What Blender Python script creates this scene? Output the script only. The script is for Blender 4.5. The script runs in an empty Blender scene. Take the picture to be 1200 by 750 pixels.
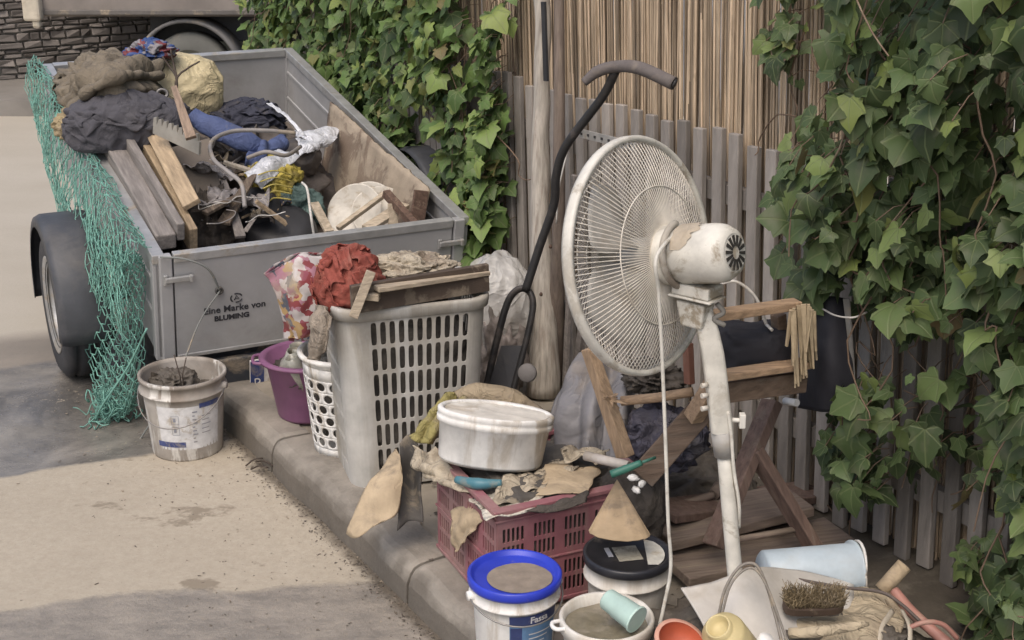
import bpy, bmesh, math, random
from mathutils import Vector, Matrix, noise
R = math.radians
rnd = random.Random(7)
scene = bpy.context.scene
COL = scene.collection

# ------------------------------------------------------------------ camera
PITCH = R(19.0); FPX = 1650.0
CAM = Vector((0, 0, 1.9))
cd = bpy.data.cameras.new('camera'); cam = bpy.data.objects.new('camera', cd); COL.objects.link(cam)
cd.sensor_width = 36; cd.lens = FPX / 1200 * 36; cd.clip_end = 500; cd.clip_start = .05
cam.location = CAM; cam.rotation_euler = (R(90) - PITCH, 0, 0)
scene.camera = cam
# ------------------------------------------------------------------ world, sun, exposure
SUN_EL, SUN_AZ = R(58), R(200)      # azimuth measured clockwise from +Y
w = bpy.data.worlds.new('World'); scene.world = w; w.use_nodes = True
nt = w.node_tree; bg = nt.nodes['Background']
sky = nt.nodes.new('ShaderNodeTexSky'); sky.sky_type = 'NISHITA'; sky.sun_disc = False
sky.sun_elevation = SUN_EL; sky.sun_rotation = SUN_AZ; sky.air_density = 1.0; sky.dust_density = 5.0; sky.ozone_density = .6
nt.links.new(sky.outputs[0], bg.inputs[0]); bg.inputs[1].default_value = .15
sl = bpy.data.lights.new('sun', 'SUN'); sl.energy = .75; sl.angle = R(45); sl.color = (1, .95, .88)
so = bpy.data.objects.new('sun', sl); COL.objects.link(so)
sd = Vector((math.sin(SUN_AZ) * math.cos(SUN_EL), math.cos(SUN_AZ) * math.cos(SUN_EL), math.sin(SUN_EL)))
so.rotation_euler = sd.to_track_quat('Z', 'Y').to_euler(); so.location = sd * 20
vs = scene.view_settings; vs.view_transform = 'Standard'; vs.look = 'None'; vs.gamma = 1; vs.use_curve_mapping = False
vs.exposure = 0.4

# ------------------------------------------------------------------ coordinates
SP, CP = math.sin(PITCH), math.cos(PITCH)
def ray(px, py):
    x = px - 600; u = 375 - py
    return Vector((x, FPX * CP + u * SP, -FPX * SP + u * CP))
def Y(px, py, y): r = ray(px, py); return CAM + r * (y / r.y)
def Z(px, py, z=0.0): r = ray(px, py); return CAM + r * ((z - CAM.z) / r.z)
DS = Vector((-.515, .857, 0)).normalized()       # along the kerb and the fence
DT = Vector((DS.y, -DS.x, 0))                    # from the road towards the fence
def F(px, py, t=2.71): r = ray(px, py); return CAM + r * (t / (r.dot(DT)))
def K(s, t, z=0.0): v = DS * s + DT * t; v.z = z; return v
def project(p):
    d = p - CAM; f = d.y * CP - d.z * SP; u = d.y * SP + d.z * CP
    return 600 + FPX * d.x / f, 375 - FPX * u / f
KERB_T, FENCE_T, ROAD_Z = 1.53, 2.71, -.12
def FT(s): return FENCE_T + max(0, s - 4.9) * .13

# ------------------------------------------------------------------ mesh helper
def catmull(pts, n):
    pts = [Vector(p) for p in pts]
    if len(pts) < 3: 
        return [pts[0].lerp(pts[-1], i / n) for i in range(n + 1)]
    out = []
    P = [pts[0] * 2 - pts[1]] + pts + [pts[-1] * 2 - pts[-2]]
    m = len(pts) - 1
    for i in range(n + 1):
        t = i / n * m; k = min(int(t), m - 1); f = t - k
        a, b, c, d = P[k:k + 4]
        out.append(.5 * ((2 * b) + (c - a) * f + (2 * a - 5 * b + 4 * c - d) * f * f + (3 * b - a - 3 * c + d) * f ** 3))
    return out
class MB:
    def __init__(s): s.v = []; s.f = []; s.m = []; s.s = []; s.c = None
    def add(s, vs, fs, mi=0, smooth=False, M=None):
        o = len(s.v)
        s.v += [(M @ Vector(v)) if M else Vector(v) for v in vs]
        for f in fs: s.f.append([i + o for i in f]); s.m.append(mi); s.s.append(smooth)
        return s
    def box(s, c, d, M=None, mi=0, taper=1.0):
        x, y, z = d[0] / 2, d[1] / 2, d[2] / 2; c = Vector(c)
        vs = [c + Vector((sx * x * (taper if sz < 0 else 1), sy * y * (taper if sz < 0 else 1), sz * z)) for sz in (-1, 1) for sy in (-1, 1) for sx in (-1, 1)]
        return s.add(vs, [(0, 2, 3, 1), (4, 5, 7, 6), (0, 1, 5, 4), (2, 6, 7, 3), (0, 4, 6, 2), (1, 3, 7, 5)], mi, M=M)
    def beam(s, p0, p1, wd, th, up=(0, 0, 1), mi=0, w1=None):
        p0, p1 = Vector(p0), Vector(p1); d = (p1 - p0).normalized(); up = Vector(up)
        side = d.cross(up).normalized(); up = side.cross(d).normalized(); w1 = wd if w1 is None else w1
        vs = []
        for p, ww in ((p0, wd), (p1, w1)):
            for a, b in ((-1, -1), (1, -1), (1, 1), (-1, 1)): vs.append(p + side * a * ww / 2 + up * b * th / 2)
        return s.add(vs, [(3, 2, 1, 0), (4, 5, 6, 7), (0, 1, 5, 4), (1, 2, 6, 5), (2, 3, 7, 6), (3, 0, 4, 7)], mi)
    def tube(s, pts, r, seg=8, n=None, mi=0, flat=1.0, cap=True):
        pts = catmull(pts, n) if n else [Vector(p) for p in pts]
        k = len(pts); rs = r if hasattr(r, '__len__') else [r]
        def rad(i):
            t = i / (k - 1) * (len(rs) - 1); j = min(int(t), len(rs) - 1); q = min(j + 1, len(rs) - 1)
            return rs[j] + (rs[q] - rs[j]) * (t - j)
        vs = []; up = None
        for i, p in enumerate(pts):
            d = (pts[min(i + 1, k - 1)] - pts[max(i - 1, 0)])
            d = d.normalized() if d.length > 1e-9 else Vector((0, 0, 1))
            if up is None: up = d.orthogonal().normalized()
            up = (up - d * up.dot(d)); up = up.normalized() if up.length > 1e-6 else d.orthogonal().normalized()
            sd_ = d.cross(up); rr = rad(i)
            for j in range(seg):
                a = 2 * math.pi * j / seg
                vs.append(p + up * math.cos(a) * rr + sd_ * math.sin(a) * rr * flat)
        fs = [(i * seg + j, i * seg + (j + 1) % seg, (i + 1) * seg + (j + 1) % seg, (i + 1) * seg + j) for i in range(k - 1) for j in range(seg)]
        s.add(vs, fs, mi, seg > 3)
        if cap and seg > 3:
            o = len(s.v) - len(vs)
            s.f.append([o + j for j in reversed(range(seg))]); s.m.append(mi); s.s.append(False)
            s.f.append([o + (k - 1) * seg + j for j in range(seg)]); s.m.append(mi); s.s.append(False)
        return s
    def lathe(s, prof, seg=48, M=None, mi=0, sx=1.0, sy=1.0, smooth=True, wob=0, seed=0):
        vs = []
        for q, (r, z) in enumerate(prof):
            for j in range(seg):
                a = 2 * math.pi * j / seg
                k = 1 + (wob * noise.noise(Vector((math.cos(a) * 1.5, math.sin(a) * 1.5, z * 4 + seed))) if wob else 0)
                vs.append((r * math.cos(a) * sx * k, r * math.sin(a) * sy * k, z))
        fs = [(i * seg + j, i * seg + (j + 1) % seg, (i + 1) * seg + (j + 1) % seg, (i + 1) * seg + j) for i in range(len(prof) - 1) for j in range(seg)]
        return s.add(vs, fs, mi, smooth, M)
    def disc(s, r, z, seg=48, M=None, mi=0, sx=1.0, sy=1.0, amp=0, seed=0, rings=8):
        vs = [(0, 0, z)]; fs = []
        for i in range(1, rings + 1):
            for j in range(seg):
                a = 2 * math.pi * j / seg; rr = r * i / rings
                x, y = rr * math.cos(a) * sx, rr * math.sin(a) * sy
                vs.append((x, y, z + (amp * noise.fractal(Vector((x * 14 + seed, y * 14, 0)), 1, 2, 4) if amp else 0)))
        for j in range(seg): fs.append((0, 1 + j, 1 + (j + 1) % seg))
        for i in range(rings - 1):
            for j in range(seg): fs.append((1 + i * seg + j, 1 + (i + 1) * seg + j, 1 + (i + 1) * seg + (j + 1) % seg, 1 + i * seg + (j + 1) % seg))
        return s.add(vs, fs, mi, True, M)
    def blob(s, c, rad, M=None, amp=.15, freq=2.5, seed=0, stretch=(1, 1, 1), sub=5, mi=0, flat=-.75, sharp=1.0, power=2.0):
        bm = bmesh.new(); bmesh.ops.create_icosphere(bm, subdivisions=sub, radius=1)
        vs = []; st = Vector(stretch)
        for v in bm.verts:
            p = v.co.copy()
            p = Vector([math.copysign(abs(q) ** (2 / power), q) for q in p])
            q = Vector((p.x * st.x, p.y * st.y, p.z * st.z)) * freq + Vector((seed * 7.1, seed * 3.3, seed))
            wv = Vector((noise.noise(q * .7), noise.noise(q * .7 + Vector((9, 2, 4))), noise.noise(q * .7 + Vector((3, 8, 1))))) * .6
            rdg = 1 - 2 * abs(noise.noise(q + wv)) * sharp
            k = 1 + amp * (rdg - .55) + amp * .45 * (1 - 2 * abs(noise.noise(q * 2.3 + wv))) + amp * .9 * noise.noise(q * .45)
            p = p * k
            if p.z < flat: p.z = flat + (p.z - flat) * .2
            vs.append(Vector((p.x * rad[0], p.y * rad[1], p.z * rad[2])))
        Mx = Matrix.Translation(Vector(c)) @ (M if M else Matrix())
        s.add(vs, [[v.index for v in f.verts] for f in bm.faces], mi, True, Mx); bm.free(); return s
    def sheet(s, rows, nu=30, nv=30, amp=.006, freq=20, seed=0, mi=0, edge=0.0, fold=None, hole=None):
        # rows of control points -> smooth crumpled sheet
        rr = [catmull(r, nu) for r in rows]
        cols = [catmull([r[i] for r in rr], nv) for i in range(nu + 1)]
        P = [[cols[i][j] for i in range(nu + 1)] for j in range(nv + 1)]
        vs = []
        for j in range(nv + 1):
            for i in range(nu + 1):
                a = P[j][min(i + 1, nu)] - P[j][max(i - 1, 0)]; b = P[min(j + 1, nv)][i] - P[max(j - 1, 0)][i]
                n = a.cross(b); n = n.normalized() if n.length > 1e-9 else Vector((0, 0, 1))
                p = P[j][i]; q = p * freq + Vector((seed * 5.7, seed, 0))
                wv = Vector((noise.noise(q * .5), noise.noise(q * .5 + Vector((5, 1, 7))), 0))
                d = amp * (.7 - 2 * abs(noise.noise(q + wv))) + amp * .4 * noise.noise(q * 2.7)
                if fold:
                    uu = i / nu if fold[0] == 'u' else j / nv
                    d += fold[2] * math.sin(uu * fold[1] * 2 * math.pi + 2.2 * noise.noise(q * .25))
                e = Vector((0, 0, 0))
                if edge and (i in (0, nu) or j in (0, nv)):
                    ed = (P[j][nu // 2] - p) + (P[nv // 2][i] - p)
                    if ed.length > 1e-6: e = ed.normalized() * edge * (noise.noise(q * 2) + .3)
                vs.append(p + n * d + e)
        W = nu + 1
        fs = [(j * W + i, j * W + i + 1, (j + 1) * W + i + 1, (j + 1) * W + i) for j in range(nv) for i in range(nu) if not (hole and hole(i / nu, j / nv))]
        return s.add(vs, fs, mi, True)
    def poly(s, pts, th, M=None, mi=0):    # outline in XY extruded along Z
        n = len(pts)
        vs = [(x, y, 0) for x, y in pts] + [(x, y, th) for x, y in pts]
        fs = [list(reversed(range(n))), list(range(n, 2 * n))] + [(i, (i + 1) % n, (i + 1) % n + n, i + n) for i in range(n)]
        return s.add(vs, fs, mi, False, M)
    def build(s, name, mats, parent=None, bevel=0, solid=0, origin=None, sub=0, seg=2, label=None):
        if not isinstance(mats, (list, tuple)): mats = [mats]
        if parent is not None: inv = world(parent).inverted()
        else:
            if origin is None:
                xs = [v.x for v in s.v]; ys = [v.y for v in s.v]; zs = [v.z for v in s.v]
                origin = Vector(((min(xs) + max(xs)) / 2, (min(ys) + max(ys)) / 2, min(zs)))
            inv = Matrix.Translation(-Vector(origin))
        me = bpy.data.meshes.new(name)
        me.from_pydata([inv @ v for v in s.v], [], s.f); 
        me.polygons.foreach_set('material_index', s.m); me.polygons.foreach_set('use_smooth', s.s)
        for m in mats: me.materials.append(m)
        me.validate(); me.update()
        o = bpy.data.objects.new(name, me); COL.objects.link(o)
        if parent is not None: o.parent = parent
        else: o.location = origin
        if solid:
            md = o.modifiers.new('thickness', 'SOLIDIFY'); md.thickness = solid; md.offset = 0
        if bevel:
            md = o.modifiers.new('bevel', 'BEVEL'); md.width = bevel; md.segments = seg; md.limit_method = 'ANGLE'; md.angle_limit = R(40)
        if sub:
            md = o.modifiers.new('sub', 'SUBSURF'); md.levels = sub; md.render_levels = sub
        if label: o['label'] = label
        return o
def world(o):
    return (world(o.parent) if o.parent else Matrix()) @ Matrix.LocRotScale(o.location, o.rotation_euler, o.scale)
def tag(o, label, cat, group=None):
    o['label'] = label; o['category'] = cat
    if group: o['group'] = group
    return o
def thing(name, label, cat, loc=(0, 0, 0), group=None, M=None):
    o = bpy.data.objects.new(name, None); COL.objects.link(o); o.empty_display_size = .1
    if M is not None:
        l, r, _ = M.decompose(); o.location = l; o.rotation_euler = r.to_euler()
    else: o.location = loc
    return tag(o, label, cat, group)
def struct(o): o['kind'] = 'structure'; return o
def frame(loc, z=(0, 0, 1), x=(1, 0, 0)):
    z = Vector(z).normalized(); x = Vector(x); x = (x - z * x.dot(z)).normalized(); y = z.cross(x)
    M = Matrix((x, y, z)).transposed().to_4x4(); M.translation = Vector(loc); return M
def rz(a): return Matrix.Rotation(a, 4, 'Z')

# ------------------------------------------------------------------ materials
MUD = (.36, .295, .21)
def hexc(h, k=1.0):
    h = h.lstrip('#'); c = [int(h[i:i + 2], 16) / 255 for i in (0, 2, 4)]
    return tuple(k * (q / 12.92 if q <= .04045 else ((q + .055) / 1.055) ** 2.4) for q in c)
def mat(name, col, rough=.7, metal=0, dirt=.35, dcol=MUD, scale=7, bump=.25, bscale=60, var=.18, stretch=(1, 1, 1),
        island=0, trans=0, alpha=1, spec=.4, drough=.85, sheen=0, streak=False, sss=0, dsharp=.12, orand=0, wr=0, wsc=16):
    m = bpy.data.materials.new(name); m.use_nodes = True; n = m.node_tree; L = n.links.new
    b = n.nodes['Principled BSDF']
    tc = n.nodes.new('ShaderNodeTexCoord'); mp = n.nodes.new('ShaderNodeMapping'); mp.inputs['Scale'].default_value = stretch
    mp.inputs['Location'].default_value = (hash(name) % 97 / 9.7 if False else len(name) * 1.37, sum(map(ord, name)) % 31, 0)
    L(tc.outputs['Object'], mp.inputs[0])
    def ns(sc, det=5, ro=.6, src=None, dist=0):
        t = n.nodes.new('ShaderNodeTexNoise'); t.inputs['Scale'].default_value = sc; t.inputs['Detail'].default_value = det
        t.inputs['Roughness'].default_value = ro; t.inputs['Distortion'].default_value = dist
        L((src or mp).outputs[0], t.inputs['Vector']); return t.outputs[0]
    def mrange(x, a, b_, c, d):
        t = n.nodes.new('ShaderNodeMapRange'); L(x, t.inputs[0])
        for i, v in enumerate((a, b_, c, d)): t.inputs[i + 1].default_value = v
        return t.outputs[0]
    def mix(f, a, c, mode='MIX'):
        t = n.nodes.new('ShaderNodeMix'); t.data_type = 'RGBA'; t.blend_type = mode; t.clamp_result = False
        if hasattr(f, 'links'): L(f, t.inputs[0])
        else: t.inputs[0].default_value = f
        for k, q in ((6, a), (7, c)):
            if hasattr(q, 'links'): L(q, t.inputs[k])
            else: t.inputs[k].default_value = (*q, 1)
        return t.outputs[2]
    c = mix(mrange(ns(scale * 1.7, 6), .3, .7, 0, 1), tuple(q * (1 - var) for q in col), tuple(min(q * (1 + var), .95) for q in col))
    if island:
        g = n.nodes.new('ShaderNodeNewGeometry')
        v = mrange(g.outputs['Random Per Island'], 0, 1, 1 - island, 1 + island)
        cc = n.nodes.new('ShaderNodeCombineColor'); [L(v, cc.inputs[i]) for i in range(3)]
        c = mix(1, c, cc.outputs[0], 'MULTIPLY')
    if orand:
        oi = n.nodes.new('ShaderNodeObjectInfo'); v = mrange(oi.outputs['Random'], 0, 1, 1 - orand, 1 + orand)
        cc = n.nodes.new('ShaderNodeCombineColor'); [L(v, cc.inputs[i]) for i in range(3)]
        c = mix(1, c, cc.outputs[0], 'MULTIPLY')
    rg = rough
    if dirt > 0:
        mp2 = mp
        if streak:
            mp2 = n.nodes.new('ShaderNodeMapping'); mp2.inputs['Scale'].default_value = (1, 1, .18); L(tc.outputs['Object'], mp2.inputs[0])
        th = .66 - dirt * .36
        d = mrange(ns(scale, 7, .68, mp2, .6), th, th + dsharp, 0, 1)
        d2 = mrange(ns(scale * .35, 3, .5), .35, .7, .35, 1)
        mu = n.nodes.new('ShaderNodeMath'); mu.operation = 'MULTIPLY'; L(d, mu.inputs[0]); L(d2, mu.inputs[1])
        c = mix(mu.outputs[0], c, mix(mrange(ns(scale * 4, 4), .3, .7, 0, 1), tuple(q * .8 for q in dcol), tuple(q * 1.15 for q in dcol)))
        rg = mrange(mu.outputs[0], 0, 1, rough, drough)
    L(c, b.inputs['Base Color'])
    if hasattr(rg, 'links'): L(rg, b.inputs['Roughness'])
    else: b.inputs['Roughness'].default_value = rg
    b.inputs['Metallic'].default_value = metal; b.inputs['Specular IOR Level'].default_value = spec
    if trans: b.inputs['Transmission Weight'].default_value = trans
    if alpha < 1: b.inputs['Alpha'].default_value = alpha
    if sss: b.inputs['Subsurface Weight'].default_value = sss; b.inputs['Subsurface Radius'].default_value = (.01, .01, .01)
    if bump:
        bp = n.nodes.new('ShaderNodeBump'); bp.inputs['Strength'].default_value = bump; bp.inputs['Distance'].default_value = .004
        L(ns(bscale, 6, .6), bp.inputs['Height']); L(bp.outputs[0], b.inputs['Normal'])
        if wr:      # sharp creases
            a_ = n.nodes.new('ShaderNodeMath'); a_.operation = 'SUBTRACT'; L(ns(wsc, 3, .55, None, .8), a_.inputs[0]); a_.inputs[1].default_value = .5
            a2 = n.nodes.new('ShaderNodeMath'); a2.operation = 'ABSOLUTE'; L(a_.outputs[0], a2.inputs[0])
            a3 = n.nodes.new('ShaderNodeMath'); a3.operation = 'SQRT'; L(a2.outputs[0], a3.inputs[0])
            b2 = n.nodes.new('ShaderNodeBump'); b2.inputs['Strength'].default_value = wr; b2.inputs['Distance'].default_value = .02; b2.invert = True
            L(a3.outputs[0], b2.inputs['Height']); L(bp.outputs[0], b2.inputs['Normal']); L(b2.outputs[0], b.inputs['Normal'])
    return m
def wood(name, col, dirt=.3, var=.3, axis='s', **k):
    return mat(name, col, rough=.8, dirt=dirt, var=var, scale=k.pop('scale', 9), stretch=k.pop('stretch', (1, 1, 1)), bump=k.pop('bump', .6), bscale=k.pop('bscale', 45), **k)
def grain(name, col, d, dirt=.25, var=.35, k=9, **kw):
    """wood whose grain runs along the world direction d (rotated mapping, squeezed along it)"""
    m = mat(name, col, rough=.82, dirt=dirt, var=var, scale=1, bump=.7, bscale=5, dsharp=.2, **kw)
    for nd in m.node_tree.nodes:
        if nd.type == 'MAPPING':
            q = Vector(d).normalized().rotation_difference(Vector((0, 0, 1)))
            # texture space = scale * (rot * p); MAPPING applies scale, then rotation, so rotate first in a second node
            nt_ = m.node_tree; r1 = nt_.nodes.new('ShaderNodeMapping'); r1.inputs['Rotation'].default_value = q.to_euler()
            src = nd.inputs[0].links[0].from_socket; nt_.links.remove(nd.inputs[0].links[0])
            nt_.links.new(src, r1.inputs[0]); nt_.links.new(r1.outputs[0], nd.inputs[0])
            nd.inputs['Scale'].default_value = (k * 6, k * 6, k * .5)
            break
    return m

WHITE_PL = mat('white plastic', (.60, .58, .53), rough=.45, dirt=.58, streak=True, scale=9, bump=.08)
WHITE_CL = mat('white clean plastic', (.68, .67, .64), rough=.42, dirt=.40, scale=11, bump=.05, streak=True)
GREY_PL = mat('basket plastic', (.47, .46, .43), rough=.5, dirt=.6, dcol=(.33, .30, .25), streak=True, scale=6, bump=.1)
GALV = mat('galvanised steel', (.40, .40, .40), rough=.45, metal=.25, dirt=.42, dcol=(.27, .25, .225), scale=3, bump=.08, var=.12, dsharp=.3)
GALV_L = mat('galvanised edge', (.45, .45, .44), rough=.4, metal=.5, dirt=.25, scale=8, bump=.1)
RUBBER = mat('rubber', (.035, .036, .04), rough=.7, dirt=.55, dcol=(.13, .12, .11), scale=5, bump=.3, bscale=90, dsharp=.35)
BLACK_PL = mat('black plastic', (.032, .032, .035), rough=.5, dirt=.3, dcol=(.12, .11, .095), scale=8, bump=.15, dsharp=.3)
STEEL = mat('dirty steel', (.25, .24, .23), rough=.45, metal=.7, dirt=.3, scale=15)
WIRE = mat('white wire', (.55, .53, .49), rough=.5, dirt=.35, scale=20, bump=0)
FANPL = mat('fan enamel', (.58, .56, .50), rough=.42, dirt=.42, dcol=(.30, .255, .19), scale=11, bump=.1, dsharp=.08)
MUDM = mat('mud', (.27, .225, .165), rough=.75, dirt=.5, dcol=(.16, .135, .105), scale=16, bump=.8, bscale=50)
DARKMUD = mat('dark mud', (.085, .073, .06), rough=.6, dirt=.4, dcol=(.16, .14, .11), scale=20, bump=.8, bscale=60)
CARD = mat('cardboard', (.40, .315, .21), wr=0.25, wsc=9, rough=.85, dirt=.35, dcol=(.22, .18, .13), scale=9, bump=.3)
PAPER = mat('muddy paper', (.40, .345, .26), wr=0.7, wsc=18, rough=.85, dirt=.45, dcol=(.20, .165, .12), scale=12, bump=.4)

# ------------------------------------------------------------------ ground
def road_material():
    m = bpy.data.materials.new('road surface'); m.use_nodes = True; n = m.node_tree; L = n.links.new; b = n.nodes['Principled BSDF']
    g = n.nodes.new('ShaderNodeNewGeometry'); P = g.outputs['Position']
    def node(t, **kw):
        x = n.nodes.new(t)
        for k, v in kw.items(): setattr(x, k, v)
        return x
    def ns(sc, det=5, ro=.6, st=(1, 1, 1), loc=(0, 0, 0), dist=0):
        mp = node('ShaderNodeMapping'); mp.inputs['Scale'].default_value = st; mp.inputs['Location'].default_value = loc; L(P, mp.inputs[0])
        t = node('ShaderNodeTexNoise'); t.inputs['Scale'].default_value = sc; t.inputs['Detail'].default_value = det; t.inputs['Roughness'].default_value = ro
        t.inputs['Distortion'].default_value = dist; L(mp.outputs[0], t.inputs['Vector']); return t.outputs[0]
    def math_(op, a, c, cl=False):
        x = node('ShaderNodeMath', operation=op); x.use_clamp = cl
        for i, q in enumerate((a, c)):
            if hasattr(q, 'links'): L(q, x.inputs[i])
            else: x.inputs[i].default_value = q
        return x.outputs[0]
    def mr(x, a, b_, c=0, d=1):
        t = node('ShaderNodeMapRange'); L(x, t.inputs[0])
        for i, v in enumerate((a, b_, c, d)): t.inputs[i + 1].default_value = v
        return t.outputs[0]
    def mix(f, a, c):
        t = node('ShaderNodeMix', data_type='RGBA')
        if hasattr(f, 'links'): L(f, t.inputs[0])
        else: t.inputs[0].default_value = f
        for k, q in ((6, a), (7, c)):
            if hasattr(q, 'links'): L(q, t.inputs[k])
            else: t.inputs[k].default_value = (*q, 1)
        return t.outputs[2]
    sp = node('ShaderNodeSeparateXYZ'); L(P, sp.inputs[0]); X, Yc = sp.outputs[0], sp.outputs[1]
    def side(pa, pb, wob, sc, seed, soft):      # 0 nearer, 1 farther than the line through two ground points
        a, c = Z(*pa, ROAD_Z), Z(*pb, ROAD_Z)
        k = (c.y - a.y) / (c.x - a.x)
        base = math_('SUBTRACT', Yc, math_('MULTIPLY', X, k)); base = math_('SUBTRACT', base, a.y - k * a.x)
        w_ = math_('MULTIPLY', math_('SUBTRACT', ns(sc, 6, .6, loc=(seed, 0, 0)), .5), wob)
        return mr(math_('ADD', base, w_), -soft, soft)
    near_mud = side((0, 718), (430, 678), .28, 1.6, 3, .012)
    far_wet = side((0, 558), (262, 517), .22, 1.5, 8, .012)
    wet_end = side((0, 432), (170, 412), .3, 1.2, 5, .03)
    band_end = side((0, 398), (120, 384), .25, 1.2, 11, .08)
    # beige dried mud
    beige = mix(mr(ns(1.3, 5), .3, .7), (.37, .325, .255), (.435, .385, .305))
    beige = mix(mr(ns(45, 6, .75), .35, .7), beige, mix(.55, beige, (.28, .235, .175))); beige = mix(mr(ns(160, 3, .8), .62, .7), beige, (.24, .21, .17))
    patch = mr(ns(3.6, 6, .62, st=(.8, 1.2, 1), loc=(4.4, 7.7, 0)), .585, .62)
    # thin wet patches in the dried mud
    beige = mix(math_('MULTIPLY', patch, .8), beige, (.20, .165, .12))
    far_b = mix(mr(ns(1.1, 6, st=(1, 2.2, 1)), .35, .7), (.41, .375, .315), (.37, .335, .275))
    wet = mix(mr(ns(3.4, 9, .7, dist=.5), .36, .66), (.10, .094, .086), (.25, .23, .20))
    speck = math_('MULTIPLY', mr(ns(55, 3, .7), .60, .64), mr(ns(2.8, 3, loc=(1, 2, 0)), .5, .62))
    wet = mix(speck, wet, (.32, .28, .22))
    wetn = mix(mr(ns(7, 9, .74, st=(1, 1.9, 1)), .38, .64), (.20, .18, .155), (.31, .275, .23))
    speck2 = mr(ns(70, 4, .7), .62, .68); wetn = mix(math_('MULTIPLY', speck2, .7), wetn, (.34, .29, .22))
    band = (.19, .17, .145)
    c = mix(near_mud, wetn, beige)
    c = mix(far_wet, c, wet)
    c = mix(wet_end, c, mix(mr(ns(3, 5), .3, .7), band, (.25, .22, .185)))
    c = mix(band_end, c, far_b)
    # damp dirt in the gutter
    a, c2 = Z(265, 500, ROAD_Z), Z(520, 740, ROAD_Z)
    dx = math_('ADD', math_('MULTIPLY', X, DT.x), math_('MULTIPLY', Yc, DT.y))
    gut = mr(math_('ADD', dx, math_('MULTIPLY', math_('SUBTRACT', ns(7, 6, .7), .5), .11)), KERB_T - .055, KERB_T - .02)
    gut = math_('MULTIPLY', gut, mr(Yc, 5.3, 5.6, 1, 0)); c = mix(math_('MULTIPLY', gut, .85), c, (.10, .082, .06))
    L(c, b.inputs['Base Color'])
    iswet = math_('MULTIPLY', far_wet, math_('SUBTRACT', 1, wet_end))
    r_wet = mr(ns(2.6, 7, .66, dist=.5), .4, .6, .12, .42)
    rg = node('ShaderNodeMix', data_type='FLOAT'); L(iswet, rg.inputs[0]); rg.inputs[2].default_value = .8; L(r_wet, rg.inputs[3])
    rg2 = node('ShaderNodeMix', data_type='FLOAT'); L(near_mud, rg2.inputs[0]); rg2.inputs[2].default_value = .42; L(rg.outputs[0], rg2.inputs[3])
    L(rg2.outputs[0], b.inputs['Roughness']); b.inputs['Specular IOR Level'].default_value = .5
    bp = node('ShaderNodeBump'); bp.inputs['Strength'].default_value = .6; bp.inputs['Distance'].default_value = .008
    h = math_('ADD', math_('MULTIPLY', ns(30, 6, .7), mr(near_mud, 0, 1, 1.6, .45)), math_('MULTIPLY', ns(4, 3), .6))
    L(h, bp.inputs['Height']); L(bp.outputs[0], b.inputs['Normal'])
    return m
g = MB(); N = 40
g.add([(-60, -20, ROAD_Z), (60, -20, ROAD_Z), (60, 120, ROAD_Z), (-60, 120, ROAD_Z)], [(0, 1, 2, 3)])
struct(g.build('road', road_material(), origin=(0, 0, 0)))
PAVE = mat('pavement concrete', (.27, .24, .195), rough=.7, dirt=.62, dcol=(.14, .12, .095), scale=2.6, bump=.6, bscale=45, var=.2, dsharp=.3)
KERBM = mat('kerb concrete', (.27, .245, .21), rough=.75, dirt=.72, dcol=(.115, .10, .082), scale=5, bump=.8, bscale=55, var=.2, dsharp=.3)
def strip(s0, s1, t0, t1, z0, z1):
    m = MB(); q = [K(s0, t0), K(s0, t1), K(s1, t1), K(s1, t0)]
    return m.add([p + Vector((0, 0, z0)) for p in q] + [p + Vector((0, 0, z1)) for p in q],
                 [(0, 1, 2, 3), (7, 6, 5, 4), (1, 0, 4, 5), (2, 1, 5, 6), (3, 2, 6, 7), (0, 3, 7, 4)])
# pavement: fine sheet with real unevenness, from the kerb back to under the fence
m = MB(); rows = []
ns_, nt_ = 160, 40
vs = []
for i in range(ns_ + 1):
    for j in range(nt_ + 1):
        s_ = .6 + (5.1) * i / ns_; t_ = KERB_T + .135 + (3.4 - KERB_T - .135) * j / nt_
        p = K(s_, t_)
        z = -.004 + .010 * noise.fractal(Vector((p.x * 3, p.y * 3, 0)), 1, 2, 5) - .004
        vs.append((p.x, p.y, z))
m.add(vs, [(i * (nt_ + 1) + j, (i + 1) * (nt_ + 1) + j, (i + 1) * (nt_ + 1) + j + 1, i * (nt_ + 1) + j + 1) for i in range(ns_) for j in range(nt_)], 0, True)
struct(m.build('pavement', PAVE, origin=(0, 0, 0)))
# kerb: stones with rounded noses, real joints between them
m = MB(); joint = Z(318, 535, -.06); sj = joint.dot(DS)
for k in range(-4, 2):
    a, b_ = sj + k * 1.0 + .006, sj + (k + 1) * 1.0 - .006
    nn = 60; prof = [(-.012, -.2), (-.006, -.05), (.004, -.022), (.016, -.006), (.035, .001), (.07, .003), (.138, .002), (.14, -.2)]
    vs = []
    for i in range(nn + 1):
        s_ = a + (b_ - a) * i / nn
        for (dt, z) in prof:
            q = K(s_, KERB_T + dt, z); w1 = .009 * noise.fractal(q * 5, 1, 2, 4) - .010 * max(0, noise.noise(q * 16) - .25) * (1 if z > -.03 else 0)
            e = -.006 if i in (0, nn) else 0
            vs.append(q + Vector((0, 0, w1 * .7 + e)) + DT * w1)
    n_ = len(prof)
    m.add(vs, [(i * n_ + j, i * n_ + j + 1, (i + 1) * n_ + j + 1, (i + 1) * n_ + j) for i in range(nn) for j in range(n_ - 1)] + [list(range(n_))[::-1], [nn * n_ + j for j in range(n_)]], 0, False)
n = KERBM.node_tree; tc = n.nodes.new('ShaderNodeTexCoord'); sz_ = n.nodes.new('ShaderNodeSeparateXYZ'); n.links.new(tc.outputs['Object'], sz_.inputs[0])
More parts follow.
